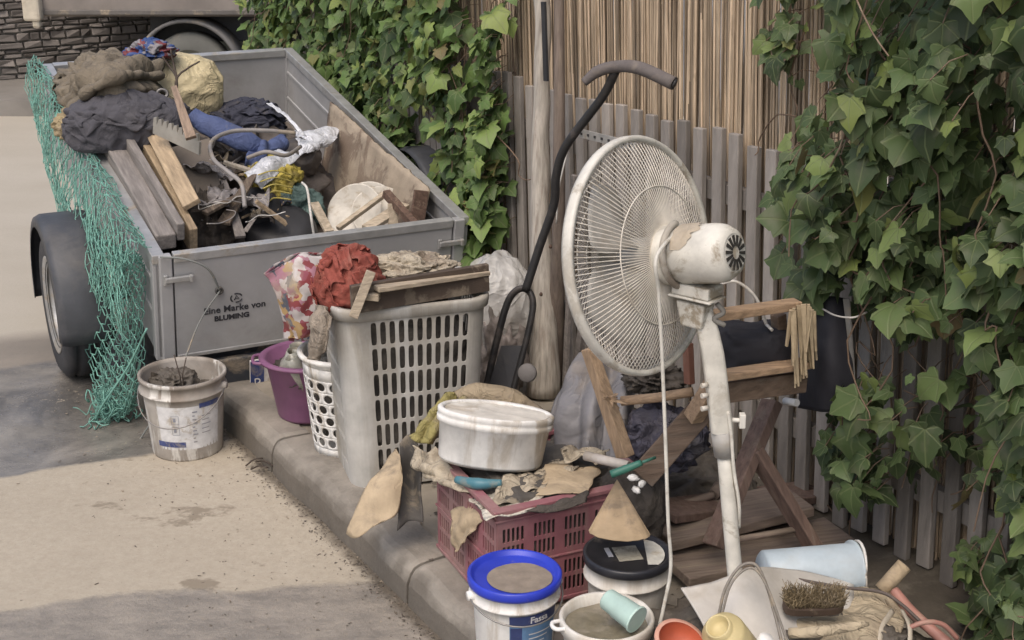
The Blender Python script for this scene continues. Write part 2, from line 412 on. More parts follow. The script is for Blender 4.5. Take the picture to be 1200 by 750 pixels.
nz = n.nodes.new('ShaderNodeTexNoise'); nz.inputs['Scale'].default_value = 9; nz.inputs['Detail'].default_value = 6; n.links.new(tc.outputs['Object'], nz.inputs['Vector'])
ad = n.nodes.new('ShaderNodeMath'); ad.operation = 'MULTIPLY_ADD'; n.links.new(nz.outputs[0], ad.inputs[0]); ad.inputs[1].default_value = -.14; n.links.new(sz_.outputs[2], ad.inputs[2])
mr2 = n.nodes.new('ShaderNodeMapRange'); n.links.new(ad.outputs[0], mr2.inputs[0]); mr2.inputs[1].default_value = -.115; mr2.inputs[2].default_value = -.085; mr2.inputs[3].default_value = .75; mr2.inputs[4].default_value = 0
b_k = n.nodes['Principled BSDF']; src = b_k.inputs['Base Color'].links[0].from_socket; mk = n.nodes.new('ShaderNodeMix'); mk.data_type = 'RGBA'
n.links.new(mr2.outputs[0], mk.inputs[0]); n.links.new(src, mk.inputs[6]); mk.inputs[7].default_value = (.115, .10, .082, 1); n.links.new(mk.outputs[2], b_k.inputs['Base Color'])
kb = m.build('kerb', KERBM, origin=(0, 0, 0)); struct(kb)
for p in kb.data.polygons: p.use_smooth = False
# bare soil below and behind the fence
soil = mat('soil', (.085, .072, .056), rough=.9, dirt=.4, dcol=(.16, .14, .11), scale=8, bump=1, bscale=30)
m = MB(); vs = []
for i in range(121):
    for j in range(21):
        s_ = .6 + 11.4 * i / 120; t_ = 2.45 + 2.5 * j / 20; p = K(s_, t_)
        z = -.02 + .045 * min(1, j / 3) + .02 * noise.fractal(Vector((p.x * 4, p.y * 4, 3)), 1, 2, 4)
        vs.append((p.x, p.y, z))
m.add(vs, [(i * 21 + j, (i + 1) * 21 + j, (i + 1) * 21 + j + 1, i * 21 + j + 1) for i in range(120) for j in range(20)], 0, True)
struct(m.build('soil', soil, origin=(0, 0, 0)))
# far pavement across the street
m = MB(); a0 = Y(-500, 138, 10.2); 
m.box((-8, 10.62 + 6, -.06), (30, 12, .125))
o = m.build('far_pavement', mat('far pavement', (.22, .205, .185), dirt=.4, dcol=(.15, .14, .125), scale=1.5, dsharp=.3)); struct(o)

# ------------------------------------------------------------------ stone wall behind
stone = mat('field stone', (.20, .18, .165), rough=.9, dirt=.45, dcol=(.10, .09, .085), scale=3, bump=1, bscale=14, island=.38, dsharp=.3)
mortar = mat('mortar', (.26, .245, .22), rough=.95, dirt=.4, dcol=(.13, .12, .11), scale=4, bump=.8, bscale=20)
wa = Vector((-6.2, 10.3, 0)); wb = Vector((-1.2, 13.6, 0)); wd = (wb - wa).normalized(); wn = Vector((wd.y, -wd.x, 0))
tw = thing('stone_wall', 'rough grey field stone wall across the street at the left edge', 'wall', wa)
m = MB(); r_ = random.Random(3); z = 0; Lw = (wb - wa).length
while z < 1.9:
    h = r_.uniform(.035, .075); x = -r_.uniform(0, .2)
    while x < Lw:
        l = r_.uniform(.07, .22)
        p = wa + wd * (x + l / 2) + Vector((0, 0, z + h / 2)); Mx = frame(p, (0, 0, 1), wd) @ Matrix.Rotation(r_.uniform(-.04, .04), 4, 'Y')
        q = MB(); 
        vs = []
        for sx in (-1, 1):
            for sy in (-1, 1):
                for sz in (-1, 1): vs.append((sx * (l / 2 - .005) * r_.uniform(.9, 1), sy * .09 + r_.uniform(-.02, .02), sz * (h / 2 - .005) * r_.uniform(.85, 1)))
        m.add(vs, [(0, 1, 3, 2), (4, 6, 7, 5), (0, 4, 5, 1), (2, 3, 7, 6), (0, 2, 6, 4), (1, 5, 7, 3)], 0, False, Mx)
        x += l
    z += h
m.build('stones', stone, tw, bevel=.006)
m = MB(); m.beam(wa + wn * -.0 + Vector((0, 0, .95)), wb + Vector((0, 0, .95)), .1, 1.9); m.build('mortar_core', mortar, tw)

# ------------------------------------------------------------------ parked truck far behind
TB = mat('truck paint', (.21, .185, .165), rough=.5, dirt=.4, dcol=(.26, .22, .18), scale=2.5, bump=.05, dsharp=.3)
p0 = Y(44, 20, 10.55); p1 = Y(430, 20, 10.55)
tt = thing('parked_truck', 'grey brown truck parked across the street behind the trailer', 'truck', ((p0.x + p1.x) / 2, 11.4, ROAD_Z))
m = MB(); x0, x1 = p0.x, p1.x
m.box(((x0 + x1) / 2, 11.45, p0.z + .75), (x1 - x0, 1.8, 1.5)); m.build('body', TB, tt, bevel=.03)
m = MB(); m.box(((x0 + x1) / 2 + .3, 11.5, p0.z - .11), (x1 - x0 - .9, 1.3, .22)); m.build('chassis', BLACK_PL, tt, bevel=.01)
m = MB(); m.box(((x0 + x1) / 2, 10.543, p0.z + .035), (x1 - x0 - .02, .03, .035)); m.build('side_rail', mat('rail', (.12, .11, .10), dirt=.3), tt, bevel=.005)
for xx, yy in ((Y(224, 70, 10.7).x, 10.72), (Y(224, 70, 10.7).x, 12.1)):
    Mw = frame((xx, yy, ROAD_Z + .31), (0, -1, 0))
    prof = [(.19, -.09), (.27, -.1), (.31, -.075), (.315, 0), (.31, .075), (.27, .1), (.19, .09)]
    m = MB(); m.lathe(prof, 40, Mw); wh = m.build('wheel', mat('dusty tyre', (.15, .15, .135), rough=.9, dirt=.4, scale=3), tt)
    m = MB(); m.lathe([(.0, .05), (.06, .055), (.1, .04), (.17, .04), (.2, .085), (.205, .09)], 40, Mw); m.build('rim', mat('truck rim', (.27, .275, .24), dirt=.4, scale=4), wh)
    if yy < 11:
        m = MB(); Mf = frame((xx, yy, ROAD_Z + .33), (0, -1, 0)); vs = []
        for i in range(21):
            a = math.pi * (.04 + .92 * i / 20)
            for rr, zz in ((.40, -.13), (.40, .15), (.375, .15), (.375, -.13)): vs.append((rr * math.cos(a) * 1.0, -rr * math.sin(a) if False else rr * math.sin(a), zz))
        m.add(vs, [(i * 4 + j, i * 4 + (j + 1) % 4, (i + 1) * 4 + (j + 1) % 4, (i + 1) * 4 + j) for i in range(20) for j in range(4)], 0, True, Mf @ Matrix.Diagonal((1, 1, 1, 1)))
        m.build('mudguard', mat('mudguard', (.15, .145, .14), dirt=.3), tt)
m = MB(); c = Y(38, 8, 10.5); m.box(c, (.13, .1, .2)); m.box(c + Vector((.02, 0, -.12)), (.06, .06, .07)); m.build('marker_lamp', mat('lamp', (.5, .45, .36), rough=.4), tt, bevel=.02)

# ------------------------------------------------------------------ reed screen and picket fence
reedm = mat('reed', (.39, .305, .215), rough=.75, dirt=.25, dcol=(.12, .085, .055), scale=3, stretch=(6, 6, 1), bump=.3, bscale=25, var=.25, island=.55)
m = MB(); s = 1.2; rr_ = random.Random(5)
LEAN = -.055
while s < 7.7:
    for lay in (0, 1, 2):
        s0 = s + rr_.uniform(-.004, .004) + lay * .0035; ln = LEAN + rr_.gauss(0, .014) + .015 * noise.noise(Vector((s * 2, 0, 0)))
        t0 = FT(s) + .055 + lay * .012 + rr_.uniform(-.003, .003); rad = rr_.uniform(.0028, .0052)
        top = 2.35 + rr_.uniform(-.06, .05); pts = []
        b0 = rr_.uniform(-.004, .004)
        for q in range(4):
            z = .02 + (top - .02) * q / 3
            pts.append(K(s0 - ln * z + b0 * math.sin(q * 1.6 + s * 9), t0 + rr_.uniform(-.002, .002), z))
        m.tube(pts, [rad * 1.1, rad, rad * .7], 5, cap=False)
    s += rr_.uniform(.0085, .0125)
rs = m.build('reed_screen', reedm, origin=K(5, FENCE_T + .06, 0)); tag(rs, 'tall brown reed mat screen rising behind the picket fence', 'reed screen')
pick = mat('weathered picket', (.275, .25, .225), orand=.38, rough=.85, dirt=.35, dcol=(.10, .092, .085), scale=2.2, stretch=(5, 5, 1), bump=.7, bscale=25, var=.25, dsharp=.3)
pf = thing('picket_fence', 'weathered grey wooden picket fence along the pavement', 'fence', K(4.2, FENCE_T))
base = None; s = 1.5; i = 0
while s < 7.6:
    zt = 1.05 + rr_.uniform(-.012, .012)
    if base is None:
        m = MB(); q0 = K(s, FENCE_T, .0); a = q0 + Vector((0, 0, .015)); b_ = K(s - LEAN * 1.05, FENCE_T, 1.05)
        m.beam(a, b_, .046, .02, DT); base = m.build('picket', pick, pf, bevel=.003); o = base; s_base = s
    else:
        o = base.copy(); COL.objects.link(o); o.parent = pf
        o.location = DS * (s - s_base) + DT * (FT(s) - FENCE_T + rr_.uniform(-.003, .003)) + Vector((0, 0, rr_.uniform(-.02, .015)))
    s += .083 + rr_.uniform(-.006, .006); i += 1
for zz in (.22, .86):
    for sa, sb in ((1.3, 4.9), (4.9, 7.65)): m = MB(); m.beam(K(sa, FT(sa) + .03, zz), K(sb, FT(sb) + .03, zz), .03, .06); m.build('rail', pick, pf)

# ------------------------------------------------------------------ ivy
def leaf_template(var):
    # five pointed lobes with a curved blade, x across, y from stalk (0) to tip (1)
    q = random.Random(var * 13 + 5); kx, ky = q.uniform(.82, 1.12), q.uniform(.9, 1.1)
    fold, curl, twist, wav = q.uniform(.1, .34), q.uniform(.15, .5), q.uniform(-.25, .25), q.uniform(.03, .09)
    def zz(x, y): return abs(x) * fold - curl * (y - .3) ** 2 - .3 * x * x + twist * x * y + wav * math.sin(5 * y + 3 * abs(x) + var)
    mid = [(0, 0), (0, .16), (0, .38), (0, .68), (0, 1.04)]
    inner = [(.20, .06), (.24, .24), (.20, .46)]
    outer = [(.24, -.13), (.44, -.08), (.53, .03), (.46, .17), (.56, .30), (.63, .44), (.46, .52), (.34, .60), (.22, .80)]
    if var % 3 == 2: outer = [(x * (.86 if 2 < i < 7 else 1.05), y) for i, (x, y) in enumerate(outer)]
    vs = [(x, y, zz(x, y)) for x, y in mid]; uv = list(mid)
    def side(sg):
        o = len(vs)
        for x, y in inner + outer:
            jx = 1 + q.uniform(-.09, .09); X, Y_ = sg * x * kx * jx, y * ky * (1 + q.uniform(-.05, .05)); vs.append((X, Y_, zz(X, Y_))); uv.append((sg * x, y))
        I = lambda k: o + k; O = lambda k: o + 3 + k
        fs = [(0, O(0), I(0)), (0, I(0), 1), (1, I(0), I(1), 2), (2, I(1), I(2), 3), (I(0), O(0), O(1)), (I(0), O(1), O(2), O(3)), (I(0), O(3), I(1)), (I(1), O(3), O(4), O(5)), (I(1), O(5), O(6), I(2)), (I(2), O(6), O(7)), (I(2), O(7), O(8), 3), (3, O(8), 4)]
        return fs if sg > 0 else [tuple(reversed(f)) for f in fs]
    return vs, side(1) + side(-1), uv
TPL = [leaf_template(i) for i in range(7)]
def leaf_mat(name, c1, c2, c3):
    m = bpy.data.materials.new(name); m.use_nodes = True; n = m.node_tree; L = n.links.new; b = n.nodes['Principled BSDF']
    g_ = n.nodes.new('ShaderNodeNewGeometry'); rp = n.nodes.new('ShaderNodeValToRGB'); L(g_.outputs['Random Per Island'], rp.inputs[0])
    e = rp.color_ramp.elements; e[0].color = (*c1, 1); e[1].color = (*c3, 1); e[0].position = 0; e[1].position = 1
    x = e.new(.55); x.color = (*c2, 1)
    x = e.new(.86); x.color = (*[q * 1.25 for q in c2], 1)
    t = n.nodes.new('ShaderNodeTexNoise'); t.inputs['Scale'].default_value = 30; t.inputs['Detail'].default_value = 4
    mr_ = n.nodes.new('ShaderNodeMapRange'); L(t.outputs[0], mr_.inputs[0]); mr_.inputs[1].default_value = .52; mr_.inputs[2].default_value = .7; mr_.inputs[3].default_value = 0; mr_.inputs[4].default_value = .35
    mx = n.nodes.new('ShaderNodeMix'); mx.data_type = 'RGBA'; L(mr_.outputs[0], mx.inputs[0]); L(rp.outputs[0], mx.inputs[6]); mx.inputs[7].default_value = (.21, .19, .14, 1)
    # veins run from the stalk to the five lobes
    uvn = n.nodes.new('ShaderNodeUVMap'); uvn.uv_map = 'leaf'; sx_ = n.nodes.new('ShaderNodeSeparateXYZ'); L(uvn.outputs[0], sx_.inputs[0])
    def mt(op, a, b_, c=None):
        x = n.nodes.new('ShaderNodeMath'); x.operation = op
        for i, q in enumerate((a, b_, c)):
            if q is None: continue
            if hasattr(q, 'links'): L(q, x.inputs[i])
            else: x.inputs[i].default_value = q
        return x.outputs[0]
    an = mt('DIVIDE', mt('ARCTAN2', sx_.outputs[0], mt('ADD', sx_.outputs[1], .03)), .86)
    dd_ = mt('ABSOLUTE', mt('SUBTRACT', an, mt('ROUND', an, 0)), 0)
    rr_v = mt('SQRT', mt('ADD', mt('MULTIPLY', sx_.outputs[0], sx_.outputs[0]), mt('MULTIPLY', sx_.outputs[1], sx_.outputs[1])), 0)
    vm_ = n.nodes.new('ShaderNodeMapRange'); L(mt('MULTIPLY', dd_, rr_v), vm_.inputs[0]); vm_.inputs[1].default_value = .012; vm_.inputs[2].default_value = .04; vm_.inputs[3].default_value = .5; vm_.inputs[4].default_value = 0
    vx = n.nodes.new('ShaderNodeMix'); vx.data_type = 'RGBA'; L(vm_.outputs[0], vx.inputs[0]); L(mx.outputs[2], vx.inputs[6]); vx.inputs[7].default_value = (.20, .24, .11, 1); mx = vx
    bpn = n.nodes.new('ShaderNodeBump'); bpn.inputs['Strength'].default_value = .5; bpn.inputs['Distance'].default_value = .004; bpn.invert = True; L(vm_.outputs[0], bpn.inputs['Height']); L(bpn.outputs[0], b.inputs['Normal'])
    L(mx.outputs[2], b.inputs['Base Color']); b.inputs['Roughness'].default_value = .48; b.inputs['Specular IOR Level'].default_value = .35
    tr = n.nodes.new('ShaderNodeBsdfTranslucent'); L(mx.outputs[2], tr.inputs[0]); ms = n.nodes.new('ShaderNodeMixShader'); ms.inputs[0].default_value = .25
    out = n.nodes['Material Output']; L(b.outputs[0], ms.inputs[1]); L(tr.outputs[0], ms.inputs[2]); L(ms.outputs[0], out.inputs[0])
    return m
def inpoly(x, y, P):
    c = False; j = len(P) - 1
    for i in range(len(P)):
        if (P[i][1] > y) != (P[j][1] > y) and x < (P[j][0] - P[i][0]) * (y - P[i][1]) / (P[j][1] - P[i][1]) + P[i][0]: c = not c
        j = i
    return c
def ivy(label, polys, srange, zrange, count, size, lm, seed, bulge, dens, yellow=0):
    r = random.Random(seed); th = thing('ivy_plant', label, 'ivy', K(sum(srange) / 2, FENCE_T - .05))
    m = MB(); st = MB(); n = 0; tries = 0; pts = []; uvl = []
    while n < count and tries < count * 30:
        tries += 1
        s_ = r.uniform(*srange); z_ = r.uniform(*zrange)
        bl = bulge(s_, z_); dpt = r.random() ** .6
        q = K(s_, FT(s_) - .03 - bl * dpt, z_); px, py = project(q)
        if not any(inpoly(px, py, P) for P in polys): continue
        if r.random() > dens(px, py, s_, z_): continue
        cl = noise.noise(Vector((s_ * 3.2, z_ * 3.2, seed)))
        if r.random() < -cl * 2.2 - .1: continue
        q = q - DT * ((.07 if seed < 3 else .14) * noise.noise(Vector((s_ * 4, z_ * 4, seed + 4))) + .05 * noise.noise(Vector((s_ * 11, z_ * 11, seed + 7))))
        sz = size * r.choice((.45, .6, .8, .9, 1, 1.1, 1.4)) * r.uniform(.9, 1.1)
        nrm = (-DT * 1.0 + Vector((0, 0, r.uniform(.15, 1.0))) + Vector((r.gauss(0, .55), r.gauss(0, .55), r.gauss(0, .4)))).normalized()
        tip = Vector((r.gauss(0, .5), r.gauss(0, .5), -1.0)) + DS * r.gauss(0, .35)
        tip = (tip - nrm * tip.dot(nrm)).normalized(); xx = tip.cross(nrm)
        M = Matrix((xx, tip, nrm)).transposed().to_4x4() @ Matrix.Scale(sz, 4); M.translation = q
        v, f, uv_ = TPL[r.randrange(7)]; uvl += uv_
        m.add([(a, b, c * 1.0) for a, b, c in v], f, 1 if r.random() < yellow * (1.6 if dpt > .8 else .4) else 0, True, M)
        if r.random() < .35: 
            e = q + DT * .07 + Vector((r.uniform(-.03, .03), 0, r.uniform(-.0, .07)))
            st.tube([q, q.lerp(e, .5) + Vector((0, 0, .012)), e], .0016, 4, cap=False)
        pts.append(q); n += 1
    # climbing stems
    for k in range(int(count / 45)):
        q = r.choice(pts); pth = [q + DT * .05]
        for j in range(6):
            pth.append(pth[-1] + Vector((0, 0, r.uniform(-.16, .02))) + DS * r.uniform(-.09, .09) - DT * r.uniform(-.03, .03))
        st.tube(pth, [.003, .0018], 5, n=14, cap=False)
    fo = m.build('foliage', [lm, YEL], th); ul = fo.data.uv_layers.new(name='leaf')
    for lp in fo.data.loops: ul.data[lp.index].uv = uvl[lp.vertex_index]
    st.build('stems', STEM, th)
    return th
STEM = mat('ivy stem', (.16, .11, .075), dirt=.2, bump=.3)
YEL = leaf_mat('yellow green leaf', (.20, .15, .07), (.20, .25, .07), (.27, .27, .10))
LG = leaf_mat('ivy leaf', (.050, .088, .028), (.115, .185, .055), (.27, .35, .10))
LGD = leaf_mat('dark ivy leaf', (.042, .064, .028), (.098, .145, .056), (.24, .31, .10))
left_poly = [(250, 70), (268, 20), (300, -30), (320, -250), (552, -250), (552, 40), (548, 110), (566, 190), (572, 300), (540, 330), (430, 330)]
mid_poly = [(578, -80), (602, -80), (605, 40), (628, 60), (628, 240), (618, 300), (560, 300), (545, 230), (548, 160), (570, 110), (566, 40)]
ivy('dense bright green ivy hanging over the fence beside the trailer', [left_poly], (4.7, 8.1), (.35, 2.35), 4600, .062, LG, 1,
    lambda s, z: .09 + .10 * min(1, max(0, z - .95)), lambda px, py, s, z: 1, .10)
ivy('narrow strip of ivy climbing the reeds left of the wooden post', [mid_poly], (4.45, 5.6), (.3, 2.3), 420, .066, LG, 2,
    lambda s, z: .14, lambda px, py, s, z: .9, .08)
right_poly = [(985, -250), (988, 30), (958, 70), (1000, 115), (950, 138), (925, 185), (908, 225), (928, 300), (945, 345), (985, 330), (1012, 360), (1030, 420), (985, 455), (965, 490), (975, 548),
              (1030, 585), (1085, 560), (1135, 590), (1125, 625), (1112, 655), (1150, 690), (1150, 760), (1185, 900), (1700, 900), (1700, -250)]
def rdens(px, py, s, z):
    d = 1.0
    if 1000 < px < 1140 and 385 < py < 475: d = .10
    elif 1035 < px < 1200 and 385 < py < 640: d = .28
    return d
ivy('big dark ivy with broad leaves spilling over the fence at the right', [right_poly], (.6, 3.95), (.02, 2.4), 5000, .064, LGD, 3,
    lambda s, z: .16 + .40 * min(1, max(0, (z - .3) / 1.5)), rdens, .05)
ivy_sparse = [(890, -60), (985, -60), (985, 60), (955, 130), (905, 75)]
ivy('thin twiggy ivy shoots dangling in front of the reed mat at the top', [ivy_sparse], (2.9, 4.3), (1.2, 2.3), 95, .055, LGD, 9,
    lambda s, z: .12, lambda px, py, s, z: 1, .25)
# ------------------------------------------------------------------ wooden post
tp = thing('wooden_post', 'pale debarked tree trunk post standing before the reed mat', 'post', Z(640, 465))
pw = grain('bare trunk', (.40, .365, .315), (0, 0, 1), dirt=.4, dcol=(.15, .09, .06), k=7)
b0, tp_ = Z(636, 462, 0), F(633, -60, 2.56)
m = MB(); pts = [b0.lerp(tp_, q / 5) + Vector((.006 * math.sin(q * 2.1), 0, 0)) for q in range(6)]
m.tube(pts, [.062, .047, .037, .031, .028, .026], 20, n=40)
for i, v in enumerate(m.v): v += (v - b0).normalized() * 0; v.x += .008 * noise.noise(v * 7); v.y += .006 * noise.noise(v * 9 + Vector((3, 0, 0)))
m.build('trunk', pw, tp)
m = MB(); m.tube([Z(650, 450, 0), F(655, 230, 2.52), F(655, -60, 2.53)], [.03, .022, .016], 10, n=20)
tag(m.build('grey_stake', grain('grey stake', (.17, .135, .11), (0, 0, 1), k=7)), 'thin dark grey stake leaning right behind the pale trunk post', 'stake')
m = MB(); a, b_ = F(640, 95, 2.49), F(637, 2, 2.49); m.beam(a, b_, .022, .008, -DT); m.beam(b_.lerp(a, .05), b_.lerp(a, .25), .012, .003, -DT, 1)
m.v = [v - DT * 0 for v in m.v]
m.build('black_strip', [BLACK_PL, WHITE_CL], tp)
KN = mat('knot', (.08, .05, .035))
for (x, y) in ((632, 288), (645, 289), (634, 345), (640, 262)):
    m = MB(); q = F(x, y, 2.455); m.blob(q, (.006, .006, .008), sub=2, amp=.1); m.build('knot', KN, tp)
# ------------------------------------------------------------------ trailer
PL = Y(185, 300, 4.635); LW, LL, LH = 1.15, 2.12, .38
U = Vector((-924, 1871, 366)).normalized(); W_ = Vector((1871, 924, 0)).normalized(); N_ = W_.cross(U).normalized()
TM = Matrix((W_, U, N_)).transposed().to_4x4(); TM.translation = PL - N_ * LH
TI = TM.inverted()
def T(x, y, z): return TM @ Vector((x, y, z))
def Tz(px, py, h):            # the point at height h above the trailer's floor seen at a pixel
    h -= .04; r = ray(px, py); a = TI @ CAM; b_ = TI @ (CAM + r); d = b_ - a
    return TM @ (a + d * ((h - a.z) / d.z))
def tbox(m, lo, hi, mi=0):
    c = [(a + b_) / 2 for a, b_ in zip(lo, hi)]; d = [abs(b_ - a) for a, b_ in zip(lo, hi)]
    return m.box(c, d, TM, mi)
tr = thing('car_trailer', 'grey galvanised open box trailer heaped with flood debris, its tailgate shut', 'trailer', T(.57, .9, -.3))
GALV_F = mat('trailer floor', (.12, .10, .085), rough=.7, dirt=.7, dcol=(.20, .165, .135), scale=4, bump=.4, dsharp=.4)
m = MB(); tbox(m, (.01, .01, -.012), (LW - .01, LL - .01, .012)); m.build('floor', GALV_F, tr)
def side_panel(x, inward):
    m = MB(); tbox(m, (x - .012, .0, -.02), (x + .012, LL, LH - .01))
    tbox(m, (x - .022, -.004, LH - .03), (x + .022, LL + .004, LH + .004), 1)
    for zz in (.14, .27): tbox(m, (x - .018, .03, zz - .008), (x + .018, LL - .03, zz + .008), 0)
    for yy in (.02, LL / 2, LL - .02): tbox(m, (x - .021, yy - .02, -.03), (x + .021, yy + .02, LH - .031), 0)
    return m.build('side_panel', [GALV, GALV_L], tr, bevel=.003)
side_panel(0, 1); side_panel(LW, -1)
m = MB(); tbox(m, (.014, LL - .02, 0), (LW - .014, LL + .004, LH - .01)); tbox(m, (.024, LL - .03, LH - .03), (LW - .024, LL + .014, LH + .004), 1)
m.build('front_panel', [GALV, GALV_L], tr, bevel=.003)
# tailgate
m = MB(); tbox(m, (.05, -.014, -.02), (LW - .05, .008, LH - .012)); tbox(m, (.05, -.02, LH - .026), (LW - .05, .014, LH + .006), 1)
tbox(m, (.05, -.017, -.028), (LW - .05, .012, -.012), 1)
gate = m.build('tailgate', [GALV, GALV_L], tr, bevel=.003)
for x in (.022, LW - .022):
    m = MB(); tbox(m, (x - .022, -.02, -.07), (x + .022, .014, LH + .002)); m.build('corner_post', GALV, tr, bevel=.004)
for x in (.06, LW - .06):
    sx = 1 if x < .5 else -1
    m = MB(); tbox(m, (x - .045, -.034, LH - .095), (x + .055, -.022, LH - .075)); tbox(m, (x - .05, -.03, LH - .105), (x - .035, -.020, LH - .065)); tbox(m, (x + .04, -.04, LH - .098), (x + .052, -.022, LH - .072))
    m.build('latch', GALV_L, tr, bevel=.003)
for x in (.205, LW - .16):
    m = MB(); Mr = TM @ frame((x, -.016, LH - .155), (0, -1, 0)); m.lathe([(.015, 0), (.015, .008), (.009, .01), (.008, .003), (0, .003)], 24, Mr)
    m.build('lock_hole', mat('lock ring', (.06, .06, .06), rough=.5), gate)
# lettering on the tailgate
INK = mat('black ink', (.03, .03, .035), rough=.6, dirt=.25, dcol=(.2, .19, .18), scale=60, bump=0)
def text(name, s, size, M, m_, parent, depth=.0006, sx=1.0, bold=0):
    cu = bpy.data.curves.new('t', 'FONT'); cu.body = s; cu.size = size; cu.extrude = depth; cu.align_x = 'CENTER'; cu.resolution_u = 3; cu.offset = bold
    to = bpy.data.objects.new('t', cu); COL.objects.link(to); bpy.context.view_layer.update()
    me = bpy.data.meshes.new_from_object(to); bpy.data.objects.remove(to)
    me.name = name; me.materials.clear(); me.materials.append(m_)
    me.transform(world(parent).inverted() @ M @ Matrix.Diagonal((sx, 1, 1, 1)))
    o = bpy.data.objects.new(name, me); COL.objects.link(o); o.parent = parent; return o
def gp(x, z, o=-.0155): return TM @ frame((x, o, z), (0, -1, 0), (1, 0, 0))
text('lettering', 'Eine Marke von', .036, gp(.262, LH - .245), INK, gate, bold=.0006)
text('lettering', 'BLUMING', .027, gp(.25, LH - .277), INK, gate, bold=.0012, sx=1.1).name = 'lettering'
m = MB()       # round emblem above the words
for a0, a1 in ((20, 110), (140, 230), (260, 340)):
    pts = [(.021 * math.cos(R(a0 + (a1 - a0) * i / 8)), .017 * math.sin(R(a0 + (a1 - a0) * i / 8)), 0) for i in range(9)]
    m.tube([gp(.268, LH - .195) @ Vector(p) for p in pts], .0026, 4, cap=False, flat=.4)
m.tube([gp(.268, LH - .195) @ Vector(p) for p in ((-.008, -.008, 0), (0, .009, 0), (.009, -.004, 0), (-.004, -.002, 0))], .0028, 4, cap=False, flat=.4)
m.build('emblem', INK, gate)
# underside: rear bumper bar, lamp carrier, number plate
m = MB(); tbox(m, (.05, .03, -.11), (LW - .05, .07, -.035)); m.build('rear_beam', mat('dark steel', (.05, .05, .055), dirt=.4, scale=6), tr, bevel=.004)
bar = MB(); tbox(bar, (.10, -.02, -.20), (LW - .1, .01, -.06)); lb = bar.build('lamp_bar', mat('lamp bar', (.045, .05, .06), rough=.5, dirt=.35, scale=5), tr, bevel=.006)
m = MB(); tbox(m, (.12, -.045, -.225), (.62, -.03, -.213)); m.build('bar_edge', GALV_L, tr, bevel=.002)
pm = mat('plate white', (.6, .58, .56), rough=.4, dirt=.4, scale=14); pb = mat('plate blue', (.03, .05, .16), rough=.4, dirt=.3, scale=10)
m = MB(); tbox(m, (.305, -.046, -.185), (.78, -.038, -.065)); pl = m.build('number_plate', pm, tr, bevel=.003)
m = MB(); tbox(m, (.307, -.0485, -.182), (.357, -.0465, -.068)); m.build('country_band', pb, pl)
text('country_letter', 'D', .034, gp(.332, -.165, -.0492), pm, pl, bold=.0005)
for x in (.11, LW - .2):
    m = MB(); tbox(m, (x - .05, -.04, -.16), (x + .05, -.02, -.09)); m.build('tail_lamp', mat('tail lamp', (.12, .015, .012), rough=.25, dirt=.5, scale=12), tr, bevel=.006)
# wheels and mudguards
wc = Vector((Z(84, 434, ROAD_Z).x + .03, Z(84, 434, ROAD_Z).y, ROAD_Z + .292))
ax = W_.copy(); loc = TI @ wc
def wheel(x, z, out):
    c = TM @ Vector((x, loc.y, 0)); c.z = z
    Mw = frame(c, ax * out, (0, 0, 1)) @ Matrix.Diagonal((1, 1, .84, 1))
    prof = [(.165, -.085), (.19, -.092), (.255, -.095), (.283, -.075), (.291, -.05), (.283, -.045), (.283, -.03), (.291, -.028), (.291, .0), (.291, .028), (.283, .03), (.283, .045), (.291, .05), (.283, .075), (.255, .095), (.19, .092), (.165, .085)]
    m = MB(); m.lathe(prof, 64, Mw, smooth=True); ty = m.build('wheel', RUBBER, tr)
    m = MB(); m.lathe([(.17, -.08), (.16, -.07), (.155, .02), (.11, .045), (.06, .05), (.055, .07), (.0, .075)], 48, Mw); m.lathe([(.155, .02), (.165, .07), (.19, .088), (.193, .094), (.185, .096), (.16, .08)], 48, Mw)
    rm = mat('wheel rim', (.42, .42, .41), rough=.4, metal=.5, dirt=.55, scale=10)
    rim = m.build('rim', rm, ty)
    for k in range(4):
        a = math.pi / 4 + k * math.pi / 2; q = MB(); q.lathe([(.011, .046), (.011, .062), (0, .064)], 8, Mw @ Matrix.Translation((.045 * math.cos(a) * 1.6, .045 * math.sin(a) * 1.6, 0))); q.build('wheel_nut', STEEL, rim)
    # mudguard
    vs = []; pr = [(.335, -.115), (.345, -.09), (.345, .09), (.335, .115), (.30, .122)]
    for i in range(25):
        a = R(-100 + 200 * i / 24) 
        for rr, zz in pr: vs.append((rr * math.cos(a) * 1.03, rr * math.sin(a), zz))
    m = MB(); n_ = len(pr); m.add(vs, [(i * n_ + j, i * n_ + j + 1, (i + 1) * n_ + j + 1, (i + 1) * n_ + j) for i in range(24) for j in range(n_ - 1)], 0, True, Mw)
    m.build('mudguard', mat('mudguard plastic', (.055, .058, .065), rough=.5, dirt=.5, dcol=(.17, .155, .14), scale=5, dsharp=.4), tr, solid=.004)
wheel(loc.x, wc.z, -1); wheel(LW + .17, ROAD_Z + .12 + .292, 1)
m = MB(); a = TM @ Vector((loc.x, loc.y, 0)); a.z = wc.z; b_ = TM @ Vector((LW + .17, loc.y, 0)); b_.z = wc.z + .12
m.tube([a, b_], .028, 10); m.build('axle', STEEL, tr)
m = MB(); m.beam(T(LW / 2 - .35, LL * .7, -.06), T(LW / 2, LL + .85, -.1), .05, .06, N_); m.beam(T(LW / 2 + .35, LL * .7, -.06), T(LW / 2, LL + .85, -.1), .05, .06, N_); m.build('drawbar', GALV, tr)
m = MB(); a = T(LW / 2, LL + .6, -.1); m.tube([a, Vector((a.x, a.y, ROAD_Z))], .025, 10); m.build('prop_stand', STEEL, tr)
